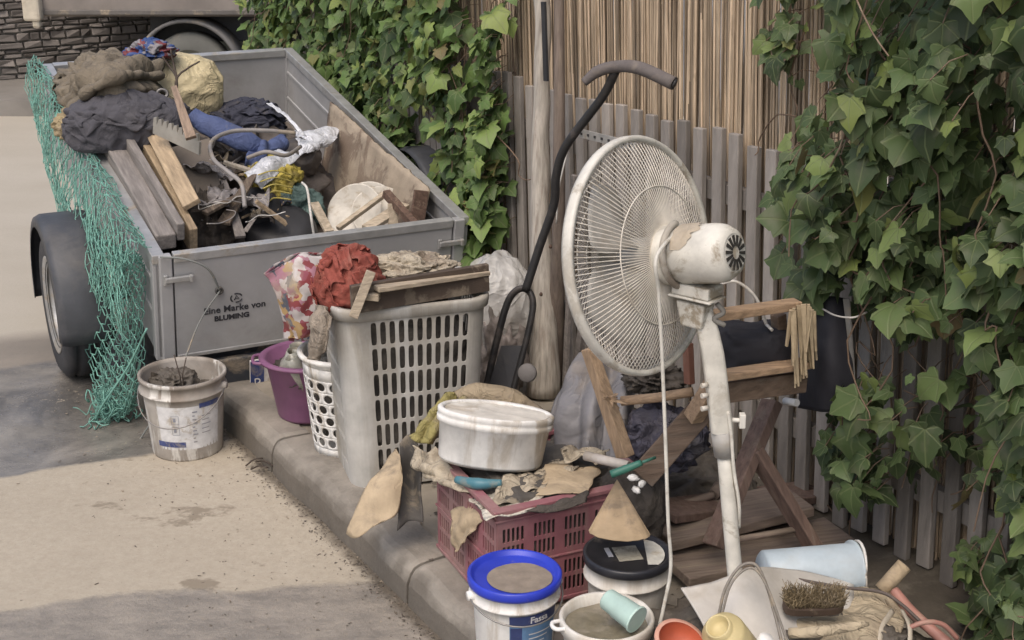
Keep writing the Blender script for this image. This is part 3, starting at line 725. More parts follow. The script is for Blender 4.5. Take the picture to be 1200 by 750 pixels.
# ------------------------------------------------------------------ the load in the trailer
def single(m, name, mt, label, cat, group=None, **k): return tag(m.build(name, mt, **k), label, cat, group)
GREYW = grain('grey beam wood', (.21, .19, .175), U, dirt=.3, dcol=(.10, .09, .08), k=6)
YELW = grain('pine board', (.36, .275, .18), U, dirt=.45, dcol=(.20, .15, .10), k=6)
m = MB(); m.beam(Tz(195, 284, .40), Tz(128, 165, .46), .072, .06, N_)
single(m, 'wooden_beam', GREYW, 'thick weathered grey beam lying outermost along the left side of the trailer', 'beam', 'grey beams in the trailer', bevel=.006)
m = MB(); m.beam(Tz(212, 272, .43), Tz(146, 160, .50), .03, .07, N_)
single(m, 'wooden_beam', GREYW, 'narrow grey beam between the thick beam and the yellow boards', 'beam', 'grey beams in the trailer', bevel=.005)
m = MB(); m.beam(Tz(227, 282, .37), Tz(160, 160, .47), .03, .10, N_)
single(m, 'wooden_board', YELW, 'long raw yellow pine board beside the grey beams', 'board', 'yellow pine boards in the trailer', bevel=.004)
m = MB(); m.beam(Tz(225, 240, .47), Tz(174, 142, .55), .065, .022, N_ + W_ * -.5)
single(m, 'wooden_board', YELW, 'wide yellow pine board leaning higher than its neighbour', 'board', 'yellow pine boards in the trailer', bevel=.003)
m = MB(); a = Tz(215, 268, .30)
for i, (x, y) in enumerate(((228, 290), (200, 296))): pass
DS_ = mat('dark sheet metal', (.13, .11, .092), rough=.6, metal=.2, dirt=.55, dcol=(.20, .165, .13), scale=5, bump=.3, streak=True, dsharp=.3)
m = MB(); m.beam(Tz(222, 168, .52), Tz(256, 292, .20), .16, .012, CAM - Tz(235, 220, .4), w1=.12)
single(m, 'sheet_metal_panel', DS_, 'dirty dark brown metal panel standing upright among the debris', 'metal panel', bevel=.002)
m = MB(); ps = []          # toothed comb plate on top of it
a = Tz(182, 150, .60); e_ = Tz(236, 172, .60); dd = (e_ - a); ln = dd.length; dd.normalize(); up_ = Vector((0, 0, 1)); Mx = frame(a, dd.cross(up_), dd)
pts = [(0, .02)] + [(ln * (i + f) / 9, z) for i in range(9) for f, z in ((.1, .045), (.6, .05), (.75, .02))] + [(ln, .02), (ln, -.03), (0, -.02)]
m.poly([(x, (y if abs(y) else 0)) for x, y in pts], .012, frame(a, dd.cross(up_), dd))
single(m, 'toothed_plate', mat('aged aluminium', (.38, .36, .32), rough=.5, metal=.4, dirt=.4), 'pale toothed metal plate lying on top of the dark metal panel', 'plate', bevel=.001)
m = MB(); m.beam(Tz(224, 162, .66), Tz(204, 102, .80), .04, .022, CAM - Tz(215, 130, .7), w1=.022)
single(m, 'wooden_stake', grain('brown stake', (.27, .2, .15), Vector((-.2, .4, .8)), dirt=.3), 'short brown wooden stake poking up before the cream sack', 'stake', bevel=.002)
# rugs and clothes
def flaps(parent, c, rad, n, size, mt, seed, zmin=-.1, M=None):
    r = random.Random(seed); M = (Matrix.Translation(c) @ (M if M else Matrix()))
    for k in range(n):
        z = r.uniform(zmin, .95); a = r.uniform(-2.7, -.2) if r.random() < .75 else r.uniform(0, 6.28); q = math.sqrt(max(0, 1 - z * z)); d = Vector((q * math.cos(a), q * math.sin(a), z))
        t1 = Vector((-math.sin(a), math.cos(a), 0)); t2 = d.cross(t1); ro = r.uniform(0, 3.14); u1 = t1 * math.cos(ro) + t2 * math.sin(ro); u2 = d.cross(u1); sz = size * r.uniform(.6, 1.2)
        rows = []
        for j in (-1, -.3, .4, 1):
            row = []
            for i in (-1, -.35, .35, 1):
                p = (d + u1 * i * sz * r.uniform(.8, 1.15) + u2 * j * sz * .75 * r.uniform(.8, 1.15)).normalized() * (1.02 + r.uniform(0, .09) + (.04 if abs(i) == 1 or abs(j) == 1 else 0))
                row.append(M @ Vector((p.x * rad[0], p.y * rad[1], p.z * rad[2])))
            rows.append(row)
        m = MB(); m.sheet(rows, 22, 20, .006, 22, seed + k, fold=('v' if k % 2 else 'u', r.uniform(1.5, 3), r.uniform(.003, .008)), edge=.008); m.build('fold', mt, parent, solid=.0025)
RUG = mat('olive rug', (.16, .135, .10), wr=.4, wsc=14, rough=.95, dirt=.35, dcol=(.25, .21, .165), scale=6, bump=.8, bscale=120, var=.25, dsharp=.3)
DK = mat('dark wet cloth', (.055, .047, .04), wr=.4, wsc=14, rough=.85, dirt=.4, dcol=(.13, .11, .09), scale=7, bump=.6, bscale=90, dsharp=.3)
def P(px, py, h): return Tz(px, py, h)
m = MB(); m.blob(P(128, 108, .42), (.20, .30, .15), Matrix.Rotation(R(25), 4, 'Z'), .25, 1.6, 4, (1.3, 1.3, 2.6), 6)
single(m, 'crumpled_rug', RUG, 'big crumpled olive brown rug heaped over the front of the trailer', 'rug')
flaps(bpy.data.objects['crumpled_rug'], P(128, 108, .42), (.20, .30, .15), 9, .55, RUG, 3)
m = MB(); m.sheet([[P(72, 118, .50), P(100, 78, .66), P(138, 60, .70), P(190, 72, .62)], [P(80, 130, .52), P(108, 100, .70), P(150, 84, .74), P(190, 88, .64)], [P(104, 135, .45), P(125, 125, .60), P(160, 112, .64), P(185, 112, .55)]], 60, 50, .035, 9, 2, fold=('v', 3.2, .022))
single(m, 'draped_blanket', RUG, 'folded olive blanket draped in thick folds on top of the rug heap', 'blanket', solid=.012)
m = MB(); m.blob(P(112, 122, .32), (.15, .22, .09), None, .35, 2.2, 8, sub=5); single(m, 'dark_rag_heap', DK, 'dark wet rag heap in the front left corner of the trailer', 'rags')
m = MB(); m.blob(P(174, 62, .66), (.085, .08, .05), None, .45, 2.2, 5, sub=5)
def pattern_mat(name, cols, scale, dirt=.3, vor=True, rough=.6, bump=.1):
    mm = mat(name, cols[0], rough=rough, dirt=dirt, scale=9, bump=bump); n = mm.node_tree; b = n.nodes['Principled BSDF']
    tc = n.nodes.new('ShaderNodeTexCoord'); v = n.nodes.new('ShaderNodeTexVoronoi' if vor else 'ShaderNodeTexNoise'); v.inputs['Scale'].default_value = scale
    dz = n.nodes.new('ShaderNodeTexNoise'); dz.inputs['Scale'].default_value = scale * .9; n.links.new(tc.outputs['Object'], dz.inputs['Vector'])
    va = n.nodes.new('ShaderNodeVectorMath'); va.operation = 'MULTIPLY_ADD'; n.links.new(dz.outputs['Color'], va.inputs[0]); va.inputs[1].default_value = (2.4 / scale,) * 3; n.links.new(tc.outputs['Object'], va.inputs[2])
    n.links.new(va.outputs[0], v.inputs['Vector'])
    rp = n.nodes.new('ShaderNodeValToRGB'); rp.color_ramp.interpolation = 'CONSTANT'
    if vor:
        sc_ = n.nodes.new('ShaderNodeSeparateColor'); n.links.new(v.outputs['Color'], sc_.inputs[0]); n.links.new(sc_.outputs[0], rp.inputs[0])
    else: n.links.new(v.outputs[0], rp.inputs[0])
    e = rp.color_ramp.elements; e[0].color = (*cols[0], 1); e[0].position = 0; e[1].color = (*cols[1], 1); e[1].position = 1 / len(cols)
    for i, c in enumerate(cols[2:]): x = e.new((i + 2) / len(cols)); x.color = (*c, 1)
    # feed the pattern in below the dirt: replace the first mix
    for l in list(n.links):
        if l.to_node == b and l.to_socket.name == 'Base Color':
            mxn = l.from_node; n.links.new(rp.outputs[0], mxn.inputs[6]) if mxn.type == 'MIX' else None
    return mm
BLUER = pattern_mat('blue red cloth', [(.03, .06, .17), (.05, .09, .24), (.15, .035, .04), (.04, .07, .2), (.2, .19, .2)], 22, vor=True, bump=.3)
single(m, 'blue_red_cloth', BLUER, 'small blue and red patterned cloth on top of the rug heap', 'cloth')
CREAM = mat('cream sack', (.55, .47, .29), wr=0.7, wsc=12, rough=.6, dirt=.25, dcol=(.36, .29, .18), scale=6, bump=.3)
m = MB(); m.blob(P(209, 108, .46), (.19, .15, .17), rz(R(20)), .10, 1.1, 3, (1, 1, 1), 6)
sk = single(m, 'cream_sack', CREAM, 'bulging pale yellow plastic sack near the middle of the load', 'sack')
TW = mat('dark twig', (.06, .045, .035), dirt=.2)
m = MB(); b0 = P(208, 92, .70); q = b0 + Vector((-.03, 0, .0))
for e in ((190, 66), (200, 58), (234, 72)): m.tube([Y(206, 118, b0.y - .05), Y(207, 92, b0.y - .03), Y(e[0] * .5 + 103, e[1] * .5 + 44, b0.y), Y(e[0], e[1], b0.y)], [.006, .0035], 6, n=8)
m.tube([Y(206, 118, b0.y - .05), Y(212, 140, b0.y - .1)], .01, 6)
single(m, 'forked_twig', TW, 'thin dark forked twig sticking up over the cream sack', 'twig')
JK = mat('charcoal jacket', (.07, .068, .078), wr=.4, wsc=12, rough=.85, dirt=.4, dcol=(.12, .11, .105), scale=6, bump=.5, bscale=100, dsharp=.4)
m = MB(); m.blob(P(146, 146, .54), (.22, .125, .12), rz(R(14)), .09, 1.3, 6, (1.6, 1, 1), 6, power=2.6)
jk = m.build('body', JK, None); jk.name = 'padded_jacket'
tag(jk, 'bundled charcoal jacket lying across the left side over the beams', 'jacket')
m = MB(); m.blob(P(180, 134, .53), (.15, .075, .06), rz(R(22)), .10, 1.3, 9, (1.8, 1, 1), 5); 
m.build('sleeve', JK, jk); flaps(jk, P(146, 146, .54), (.22, .125, .12), 8, .6, JK, 5, M=rz(R(14)))
m = MB(); Mr = frame(P(193, 117, .62) + Vector((0, -.03, .03)), CAM - P(193, 117, .62)); m.lathe([(.018, 0), (.022, .004), (.018, .007), (.012, .004), (.010, 0)], 24, Mr, sx=1.2); m.build('badge', STEEL, jk)
m = MB(); m.blob(P(96, 146, .46), (.075, .12, .07), rz(R(-15)), .35, 2, 3, sub=5); single(m, 'mustard_cloth', mat('mustard cloth', (.34, .27, .15), wr=0.7, wsc=14, dirt=.5, dcol=(.2, .16, .12), bump=.5, scale=7), 'mustard yellow cloth squeezed under the charcoal jacket', 'cloth')
m = MB(); m.sheet([[P(138, 122, .60), P(165, 110, .62), P(190, 112, .62)], [P(146, 130, .60), P(170, 118, .62), P(192, 122, .62)]], 20, 8, .01, 9, 4, fold=('u', 2, .012)); single(m, 'beige_strap_cloth', mat('beige cloth', (.38, .33, .24), wr=0.6, wsc=16, dirt=.4), 'beige cloth strip between the jacket and the cream sack', 'cloth', solid=.01)
# blue jeans and jacket, white bag
BLUE = mat('royal blue cloth', (.07, .095, .20), wr=.4, wsc=16, rough=.75, dirt=.22, dcol=(.2, .19, .2), scale=8, bump=.4, bscale=90)
NAVY = mat('navy cloth', (.035, .037, .055), wr=.4, wsc=14, rough=.8, dirt=.35, dcol=(.12, .105, .09), scale=7, bump=.4, bscale=90)
m = MB(); m.blob(P(290, 146, .33), (.16, .13, .10), rz(R(30)), .25, 1.5, 2, (1, 1.4, 1), 6); single(m, 'navy_coat', NAVY, 'crumpled dark navy coat behind the bright blue cloth', 'coat'); flaps(bpy.data.objects['navy_coat'], P(290, 146, .33), (.16, .13, .10), 7, .6, NAVY, 8)
m = MB(); m.tube([P(224, 135, .56), P(255, 152, .52), P(290, 166, .48), P(315, 180, .42)], [.035, .045, .045, .035], 20, n=40, flat=.7)
for v in m.v: v += Vector((0, 0, 1)) * .012 * noise.noise(v * 14)
single(m, 'blue_trousers', BLUE, 'rolled royal blue trouser leg lying across the middle of the load', 'trousers')
m = MB(); m.sheet([[P(292, 172, .46), P(312, 164, .48), P(335, 156, .44)], [P(290, 185, .44), P(310, 178, .47), P(338, 170, .42)], [P(286, 200, .38), P(305, 194, .42), P(330, 186, .36)]], 30, 26, .016, 12, 7, fold=('u', 2, .014)); single(m, 'blue_shirt', BLUE, 'crumpled blue shirt folded beside the white sheet', 'shirt', solid=.006)
WB = mat('white bag film', (.62, .64, .68), wr=0.7, wsc=18, rough=.4, dirt=.25, dcol=(.3, .3, .32), scale=9, bump=.1)
m = MB(); m.sheet([[P(345, 152, .40), P(368, 150, .40), P(400, 146, .36)], [P(348, 168, .42), P(368, 166, .41), P(394, 164, .37)], [P(350, 184, .40), P(362, 180, .39), P(376, 176, .36)]], 24, 24, .014, 10, 5, edge=.02)
m.sheet([[P(326, 172, .46), P(340, 176, .46), P(352, 184, .44)], [P(304, 186, .46), P(316, 192, .46), P(330, 202, .42)], [P(284, 202, .44), P(294, 212, .42), P(308, 222, .38)]], 34, 34, .014, 10, 5, edge=.02)
m.sheet([[P(312, 122, .50), P(335, 138, .50), P(352, 158, .46)], [P(318, 120, .50), P(342, 140, .50), P(360, 160, .45)]], 20, 6, .008, 14, 9)
single(m, 'white_plastic_bag', WB, 'torn white plastic bag spread among the blue clothes', 'bag', solid=.002)
# grey hose
HOSE = mat('grey hose', (.24, .225, .215), rough=.5, dirt=.4, scale=14)
m = MB(); m.tube([P(346, 156, .56), P(310, 153, .58), P(272, 154, .58), P(248, 166, .58), P(250, 186, .56), P(268, 202, .54), P(283, 216, .52), P(287, 243, .46)], .0085, 14, n=70)
single(m, 'grey_hose', HOSE, 'thick grey hose bent in a hook over the debris', 'hose')
m = MB(); m.tube([P(290, 185, .52), P(312, 178, .56), P(335, 182, .54), P(352, 172, .50)], .008, 10, n=40); single(m, 'thin_grey_cable', HOSE, 'thin grey cable curving over the blue shirt', 'cable')
# heap of debris
V3_ = Vector; DK_W = grain('dark splinter', (.12, .092, .07), U, dirt=.4); LIGHT0 = grain('pale lath', (.36, .32, .26), U, dirt=.4)
DEB = mat('grey crumpled debris', (.15, .13, .12), rough=.6, dirt=.6, dcol=(.07, .06, .05), scale=8, bump=.8, bscale=40, island=.3)
m = MB(); m.blob(P(268, 240, .10), (.30, .40, .26), rz(R(-25)), .35, 3.2, 5, sub=6)
single(m, 'debris_heap', DEB, 'grey brown heap of sodden debris filling the middle of the trailer', 'debris heap')
r_ = random.Random(8); FOIL = mat('torn grey film', (.27, .25, .245), wr=0.6, wsc=22, rough=.4, dirt=.55, dcol=(.11, .095, .08), scale=12, bump=.2)
for i, (x, y, h) in enumerate(((262, 172, .42), (258, 205, .40), (275, 232, .38), (300, 238, .34), (255, 232, .40), (240, 195, .46))):
    m = MB(); c = P(x, y, h); sz = .06
    m.sheet([[c + Vector((sz * r_.uniform(-1.3, -.7) + a * sz, sz * b_ * r_.uniform(.7, 1.3), r_.uniform(-.03, .04))) for a in (0, 1.0, 2.0)] for b_ in (1, 0, -1)], 18, 18, .022, 22, i)
    single(m, 'torn_film_scrap', FOIL, 'torn grey plastic scrap on the debris heap, ' + ['beside the bend of the hose', 'left of the hose', 'just below the hose end', 'left of the yellow net', 'beside the dark metal panel', 'right above the dark panel edge'][i], 'plastic scrap', 'plastic scraps on the debris heap', solid=.002)
YN = mat('yellow net', (.42, .34, .07), rough=.7, dirt=.4, dcol=(.25, .2, .08), scale=16, bump=.9, bscale=140)
m = MB(); m.blob(P(322, 216, .34), (.095, .085, .10), None, .35, 2.4, 4, sub=5)
yn = single(m, 'yellow_net_bag', YN, 'dirty yellow net bag in front of the white plastic bag', 'net bag')
m = MB()
for k in range(5): m.tube([P(302 + k * 3, 205 + k * 8, .44 - k * .02), P(322, 200 + k * 8, .46 - k * .025), P(345 - k, 206 + k * 7, .42 - k * .02)], .003, 6, n=12)
m.build('cords', mat('yellow cord', (.5, .42, .12), dirt=.3), yn)
m = MB(); m.blob(P(352, 186, .32), (.09, .10, .085), None, .08, 1.5, 4, sub=5); single(m, 'dark_round_pot', mat('dark pot', (.075, .066, .062), rough=.6, dirt=.45, dcol=(.16, .14, .125)), 'round dark brown pot lying behind the yellow net bag', 'pot')
TEALC = mat('teal cloth', (.08, .125, .115), wr=0.7, wsc=16, dirt=.3, bump=.4)
m = MB(); m.blob(P(346, 244, .26), (.10, .07, .09), None, .3, 2, 6, sub=5); single(m, 'teal_cloth', TEALC, 'faded teal cloth below the yellow net bag', 'cloth')
# black tubs near the tailgate
for i, (x, y, h, rr, lab) in enumerate(((330, 276, .24, .155, 'large black plastic tub right behind the tailgate'), (300, 252, .30, .115, 'smaller black plastic pot tipped behind the large black tub'))):
    c = P(x, y - 8, h); Mx = frame(c, -N_ + U * (.5 if i else .35) + W_ * .1) 
    m = MB(); m.lathe([(0, -.045), (rr * .5, -.04), (rr * .72, -.03), (rr * .80, -.01), (rr, .15), (rr * 1.05, .15), (rr * 1.05, .162), (rr * .97, .162)], 40, Mx, sx=1.1)
    single(m, 'black_tub', BLACK_PL, lab, 'tub', 'black tubs in the trailer')
m = MB(); m.blob(P(245, 275, .20), (.12, .13, .16), None, .4, 2.5, 12, sub=5); single(m, 'black_rubber_sack', DK, 'black sodden sack slumped behind the tailgate beside the boards', 'sack')
for i, (a, b_, w_, mt, lab) in enumerate((((262, 262, .34), (300, 200, .44), .05, DK_W, 'dark splintered board crossing the debris below the hose'), ((282, 278, .30), (262, 212, .40), .04, GREYW, 'grey splintered board standing between the metal panel and the black tub'),
        ((335, 262, .30), (300, 236, .40), .035, YELW, 'short pale broken board lying over the black tubs'), ((240, 250, .40), (286, 226, .42), .03, DK_W, 'dark lath lying across the front of the metal panel'), ((310, 205, .42), (262, 190, .46), .028, LIGHT0, 'pale grey lath tangled under the bend of the hose'))):
    m = MB(); m.beam(P(*a), P(*b_), w_, .014, N_, w1=w_ * .6); single(m, 'broken_board', mt, lab, 'board', bevel=.002)
r_ = random.Random(31)
for k in range(22):
    x, y = r_.uniform(232, 350), r_.uniform(180, 262); h = .36 - (y - 180) * .0012 + r_.uniform(0, .07); c = P(x, y, h); l = r_.uniform(.04, .13); a = r_.uniform(0, 6.28)
    d = V3_((math.cos(a), math.sin(a), r_.uniform(-.3, .5))) * l; m = MB(); m.beam(c - d, c + d, r_.uniform(.006, .022), r_.uniform(.003, .012), w1=r_.uniform(.003, .015))
    single(m, 'wood_splinter', (GREYW, YELW, DK_W)[k % 3], 'small splintered wood scrap tangled in the middle of the trailer load', 'splinter', 'splinters in the trailer load')
for k in range(14):
    x, y = r_.uniform(235, 345), r_.uniform(178, 262); h = .36 - (y - 180) * .0012 + r_.uniform(0, .06); c = P(x, y, h); sz = r_.uniform(.02, .05); m = MB()
    m.sheet([[c + V3_((sz * (a - 1) * r_.uniform(.7, 1.2), sz * b_ * r_.uniform(.7, 1.3), r_.uniform(-.02, .03))) for a in (0, 1.0, 2.0)] for b_ in (1, 0, -1)], 12, 12, .016, 26, k)
    single(m, 'rag_scrap', (FOIL, DK, RUG, NAVY)[k % 4], 'small torn muddy scrap tangled in the middle of the trailer load', 'scrap', 'rag scraps in the trailer load', solid=.002)
for k in range(7):
    pts = []; c = P(r_.uniform(240, 340), r_.uniform(190, 255), .42); a = r_.uniform(0, 6.28)
    for q in range(5): pts.append(c.copy()); c = c + V3_((math.cos(a) * .05, math.sin(a) * .05, r_.uniform(-.02, .02))); a += r_.uniform(-1, 1)
    m = MB(); m.tube(pts, .002, 5, n=20); single(m, 'loose_wire', (HOSE, WIRE)[k % 2], 'thin curled wire lying loose on the trailer debris', 'wire', 'loose wires on the trailer debris')
# white plates and slats right
CER = mat('dirty enamel', (.52, .49, .43), rough=.4, dirt=.4, scale=9, bump=.1)
for i, (x, y) in enumerate(((418, 250), (432, 247), (446, 252))):
    c = P(x, y, .26); nrm = (CAM - c).normalized() * .7 + W_ * (-.5 + .25 * i) + N_ * .45
    Mx = frame(c, nrm)
    m = MB(); m.lathe([(0, .0), (.08, .003), (.115, .022), (.118, .026), (.112, .024), (.078, .008), (0, .006)], 40, Mx)
    single(m, 'enamel_plate', CER, ['leftmost of three dirty white plates standing behind the tailgate', 'middle one of three dirty white plates behind the tailgate', 'rightmost of three dirty white plates behind the tailgate'][i], 'plate', 'dirty plates in the trailer')
LIGHTW = grain('pale slat', (.42, .35, .26), Vector((1, .3, .5)), dirt=.35, k=8); REDW = grain('dark red wood', (.12, .075, .055), Vector((.3, 1, -.5)), dirt=.3, k=8)
def board(p0, p1, wdt, th, up, mt, lab, name='thin_batten', cat='slat', grp=None, bev=.002, w1=None):
    m = MB(); m.beam(p0, p1, wdt, th, up, w1=w1); return single(m, name, mt, lab, cat, grp, bevel=bev)
V3 = Vector
board(P(396, 268, .30), P(453, 226, .38), .022, .018, N_, LIGHTW, 'thin pale slat leaning across the white plates', grp='slats behind the tailgate')
board(P(430, 268, .34), P(474, 240, .36), .05, .018, N_, LIGHTW, 'wide pale slat lying right of the white plates', grp='slats behind the tailgate')
board(P(488, 266, .36), P(452, 226, .42), .03, .03, N_, REDW, 'dark red brown batten crossing over the pale slats', grp='slats behind the tailgate')
board(P(386, 272, .34), P(368, 238, .40), .035, .014, N_, LIGHTW, 'short pale slat upright left of the white plates', grp='slats behind the tailgate')
m = MB(); m.tube([P(368, 276, .38), P(364, 250, .46), P(360, 222, .50), P(354, 214, .50)], .005, 8, n=24); single(m, 'bent_white_rod', WIRE, 'bent thin white rod upright behind the tailgate', 'rod')
# plywood leaning along the right side
PLY = mat('flaking plywood', (.32, .265, .20), rough=.8, dirt=.5, dcol=(.11, .07, .05), scale=5, bump=.5, var=.25, dsharp=.06)
m = MB(); xr = LW - .05
q = [T(xr - .02, 1.30, LH + .02), T(xr + .01, .22, LH + .03), T(xr - .12, .10, .06), T(xr - .12, 1.15, .03)]
m.sheet([[q[0], q[0].lerp(q[1], .5), q[1]], [q[3], q[3].lerp(q[2], .5), q[2]]], 30, 12, .004, 8, 3, edge=.02)
single(m, 'plywood_board', PLY, 'flaking brown plywood board leaning on the right side of the trailer', 'board', solid=.012)
board(T(LW - .18, .09, .02), T(LW - .09, .2, LH + .04), .06, .014, -U, REDW, 'dark splintered board upright in the near right corner of the trailer', 'wooden_board', 'board')
board(T(LW - .24, .07, .02), T(LW - .19, .24, LH - .02), .04, .012, -U, LIGHTW, 'pale splintered board beside the dark corner board', 'wooden_board', 'board')
# lashing rope at the near left corner
m = MB(); m.tube([T(.0, -.03, LH + .01), T(.08, -.05, LH - .0), T(.16, -.05, LH - .05), T(.205, -.03, LH - .15)], .004, 6, n=24)
m.tube([T(.205, -.03, LH - .15), T(.12, -.05, LH - .26), T(.02, -.1, LH - .45), T(-.1, -.12, LH - .62), T(-.17, -.12, LH - .72)], .003, 6, n=24)
single(m, 'lashing_rope', mat('grey rope', (.2, .21, .2), dirt=.4), 'thin grey rope hooked to the tailgate and trailing past the net', 'rope')
# ------------------------------------------------------------------ green fishing net over the left side
NET = mat('green net twine', (.15, .32, .265), rough=.6, dirt=.22, dcol=(.22, .28, .22), scale=12, bump=0, var=.3, island=.2)
net = thing('fishing_net', 'green knotted fishing net draped over the left side of the trailer', 'net', Z(130, 490, ROAD_Z))
def netsheet(rows, nu, nv, seed, rad, sag=0.0, jit=1.0):
    # diamond mesh on a draped surface
    rr = [catmull(r, nu) for r in rows]; cols = [catmull([r[i] for r in rr], nv) for i in range(nu + 1)]
    r = random.Random(seed); G = {}
    for i in range(nu + 1):
        for j in range(nv + 1):
            p = cols[i][j]; q = p * 5 + Vector((seed, 0, 0))
            G[i, j] = p + Vector((noise.noise(q), noise.noise(q + Vector((4, 4, 1))), noise.noise(q + Vector((1, 9, 2))))) * .028 * jit + Vector((r.gauss(0, .004), r.gauss(0, .004), 0)) * jit
    m = MB()
    for i in range(nu + 1):
        for j in range(nv):
            if (i + j) % 2: continue
            for di in (-1, 1):
                if 0 <= i + di <= nu:
                    a, b_ = G[i, j], G[i + di, j + 1]; c = (a + b_) / 2 + Vector((0, 0, -sag * (a - b_).length)) + Vector((r.gauss(0, .003), r.gauss(0, .003), 0))
                    m.tube([a, c, b_], rad, 4, cap=False)
    for i in range(nu):
        for j in range(1, nv):
            if (i + j) % 2: continue
            if i + 2 <= nu and r.random() < .0: pass
    return m
o_ = -.045
rail = [T(-.02 + o_, y, LH + .02) for y in (2.15, 1.6, 1.1, .6, .05)]
def drop(y, dz, dx): p = T(-.03 + o_ - dx, y, LH); return p + Vector((0, 0, -dz))
rows = [[T(-.018, y, LH + .012) for y in (2.15, 1.6, 1.1, .5, .03)], [p for p in rail],
        [drop(2.12, .12, .01), drop(1.6, .15, .03), drop(1.05, .16, .06), drop(.5, .12, .05), drop(.03, .1, .03)],
        [drop(2.10, .20, .0), drop(1.55, .26, .03), drop(1.0, .34, .05), drop(.5, .3, .08), drop(.05, .3, .04)],]
netsheet(rows, 50, 12, 1, .0021, .1).build('upper_folds', NET, net)
netsheet([[p + Vector((.0, -.01, .006)) for p in r] for r in rows], 60, 15, 5, .0018, .15).build('upper_folds', NET, net)
netsheet([[p + Vector((-.012, -.01, .0)) for p in r[:]] for r in rows[1:]], 66, 10, 8, .0018, .15).build('upper_folds', NET, net)
H1 = [drop(1.0, .12, .03), drop(.7, .1, .06), drop(.4, .08, .07), drop(.15, .03, .05), drop(-.0, .0, .02)]
gd = lambda px, py, y: Y(px, py, y)
rows = [H1, [gd(98, 330, 5.15), gd(112, 335, 5.0), gd(130, 330, 4.85), gd(148, 325, 4.72), gd(160, 322, 4.62)],
        [gd(103, 400, 5.0), gd(116, 408, 4.9), gd(132, 408, 4.8), gd(148, 400, 4.7), gd(160, 390, 4.62)],
        [gd(108, 455, 4.9), gd(118, 465, 4.82), gd(132, 468, 4.74), gd(146, 462, 4.68), gd(156, 450, 4.62)],
        [gd(108, 486, 4.78), gd(118, 492, 4.75), gd(130, 494, 4.74), gd(142, 492, 4.72), gd(152, 484, 4.70)]]
netsheet(rows, 12, 30, 2, .0024, .30, .45).build('hanging_mesh', NET, net)
netsheet([[p + Vector((.01, .05, 0)) for p in r] for r in rows], 16, 36, 3, .0019, .25, .7).build('hanging_mesh', NET, net)
netsheet([[p + Vector((-.0, .10, 0)) for p in r] for r in rows], 12, 32, 7, .0019, .25, .7).build('hanging_mesh', NET, net)
m = MB(); r_ = random.Random(4); c = gd(130, 488, 4.74); c.z = ROAD_Z
for k in range(70):
    pts = []; p = c + Vector((max(-.07, min(.08, r_.gauss(0, .04))), r_.gauss(0, .03), r_.uniform(.01, .10)))
    for q in range(5): pts.append(p.copy()); p = p + Vector((r_.gauss(0, .018), r_.gauss(0, .018), r_.gauss(0, .018))); p.z = max(p.z, ROAD_Z + .004)
    m.tube(pts, .0024, 4, n=10, cap=False)
m.build('bunched_end', NET, net)
m = MB(); m.tube([gd(172, 385, 4.55), gd(150, 430, 4.6), gd(120, 475, 4.66), gd(112, 492, 4.7)], .004, 6, n=24); m.build('cord', NET, net)
# ------------------------------------------------------------------ buckets
def bucket(name, label, c, r0, r1, h, mt, group=None, rimw=.006, handle=None, tilt=None, lidmat=None, cat='bucket', rings=2, inside=None, seg=56):
    M = Matrix.Translation(c) @ (tilt if tilt is not None else Matrix())
    th = thing(name, label, cat, group=group, M=M)
    m = MB(); k = (r1 - r0) / h
    prof = [(0, .004), (r0 * .9, .004), (r0, 0), (r0 + .002, .006)]
    prof += [(r0 + k * h * .70, h * .70)]
    if rings > 0: prof += [(r0 + k * h * .80, h * .80), (r1 + .007, h * .805), (r1 + .007, h * .825), (r1 + .001, h * .83)]
    prof += [(r1, h * .95), (r1 + rimw, h * .952), (r1 + rimw, h), (r1 - .003, h), (r1 - .004, h * .95), (r0 - .002, .012), (0, .012)]
    m.lathe(prof, seg, M); m.build('body', mt, th)
    if inside is not None:
        lev, im, amp = inside
        m = MB(); rr = r0 + (r1 - r0) * lev / h - .006; m.disc(rr, lev, 48, M, amp=amp, seed=3, rings=12); m.build('contents', im, th)
    if handle:
        a0, low, ear = handle   # direction of the ears, how far the wire hangs
        m = MB(); pts = []
        for i in range(17):
            a = a0 + math.pi * i / 16; rr = r1 + .012
            pts.append(M @ Vector((rr * math.cos(a), rr * math.sin(a), h * .86 - low * math.sin(math.pi * i / 16))))
        m.tube(pts, .0022, 6); m.build('handle', ear, th)
        for s_ in (0, math.pi):
            m = MB(); a = a0 + s_; m.lathe([(0, .012), (.011, .012), (.013, 0), (.013, -.008)], 14, M @ frame(((r1 + .004) * math.cos(a), (r1 + .004) * math.sin(a), h * .86), (math.cos(a), math.sin(a), 0))); m.build('handle_ear', mt, th)
    return th, M
def wrap_label(name, M, r_at, z0, z1, a0, a1, mt, parent, off=.0012, n=16):
    m = MB(); vs = []
    for i in range(n + 1):
        a = a0 + (a1 - a0) * i / n
        for z in (z0, z1): r = r_at(z) + off; vs.append((r * math.cos(a), r * math.sin(a), z))
    m.add(vs, [(2 * i, 2 * i + 2, 2 * i + 3, 2 * i + 1) for i in range(n)], 0, True, M); return m.build(name, mt, parent)
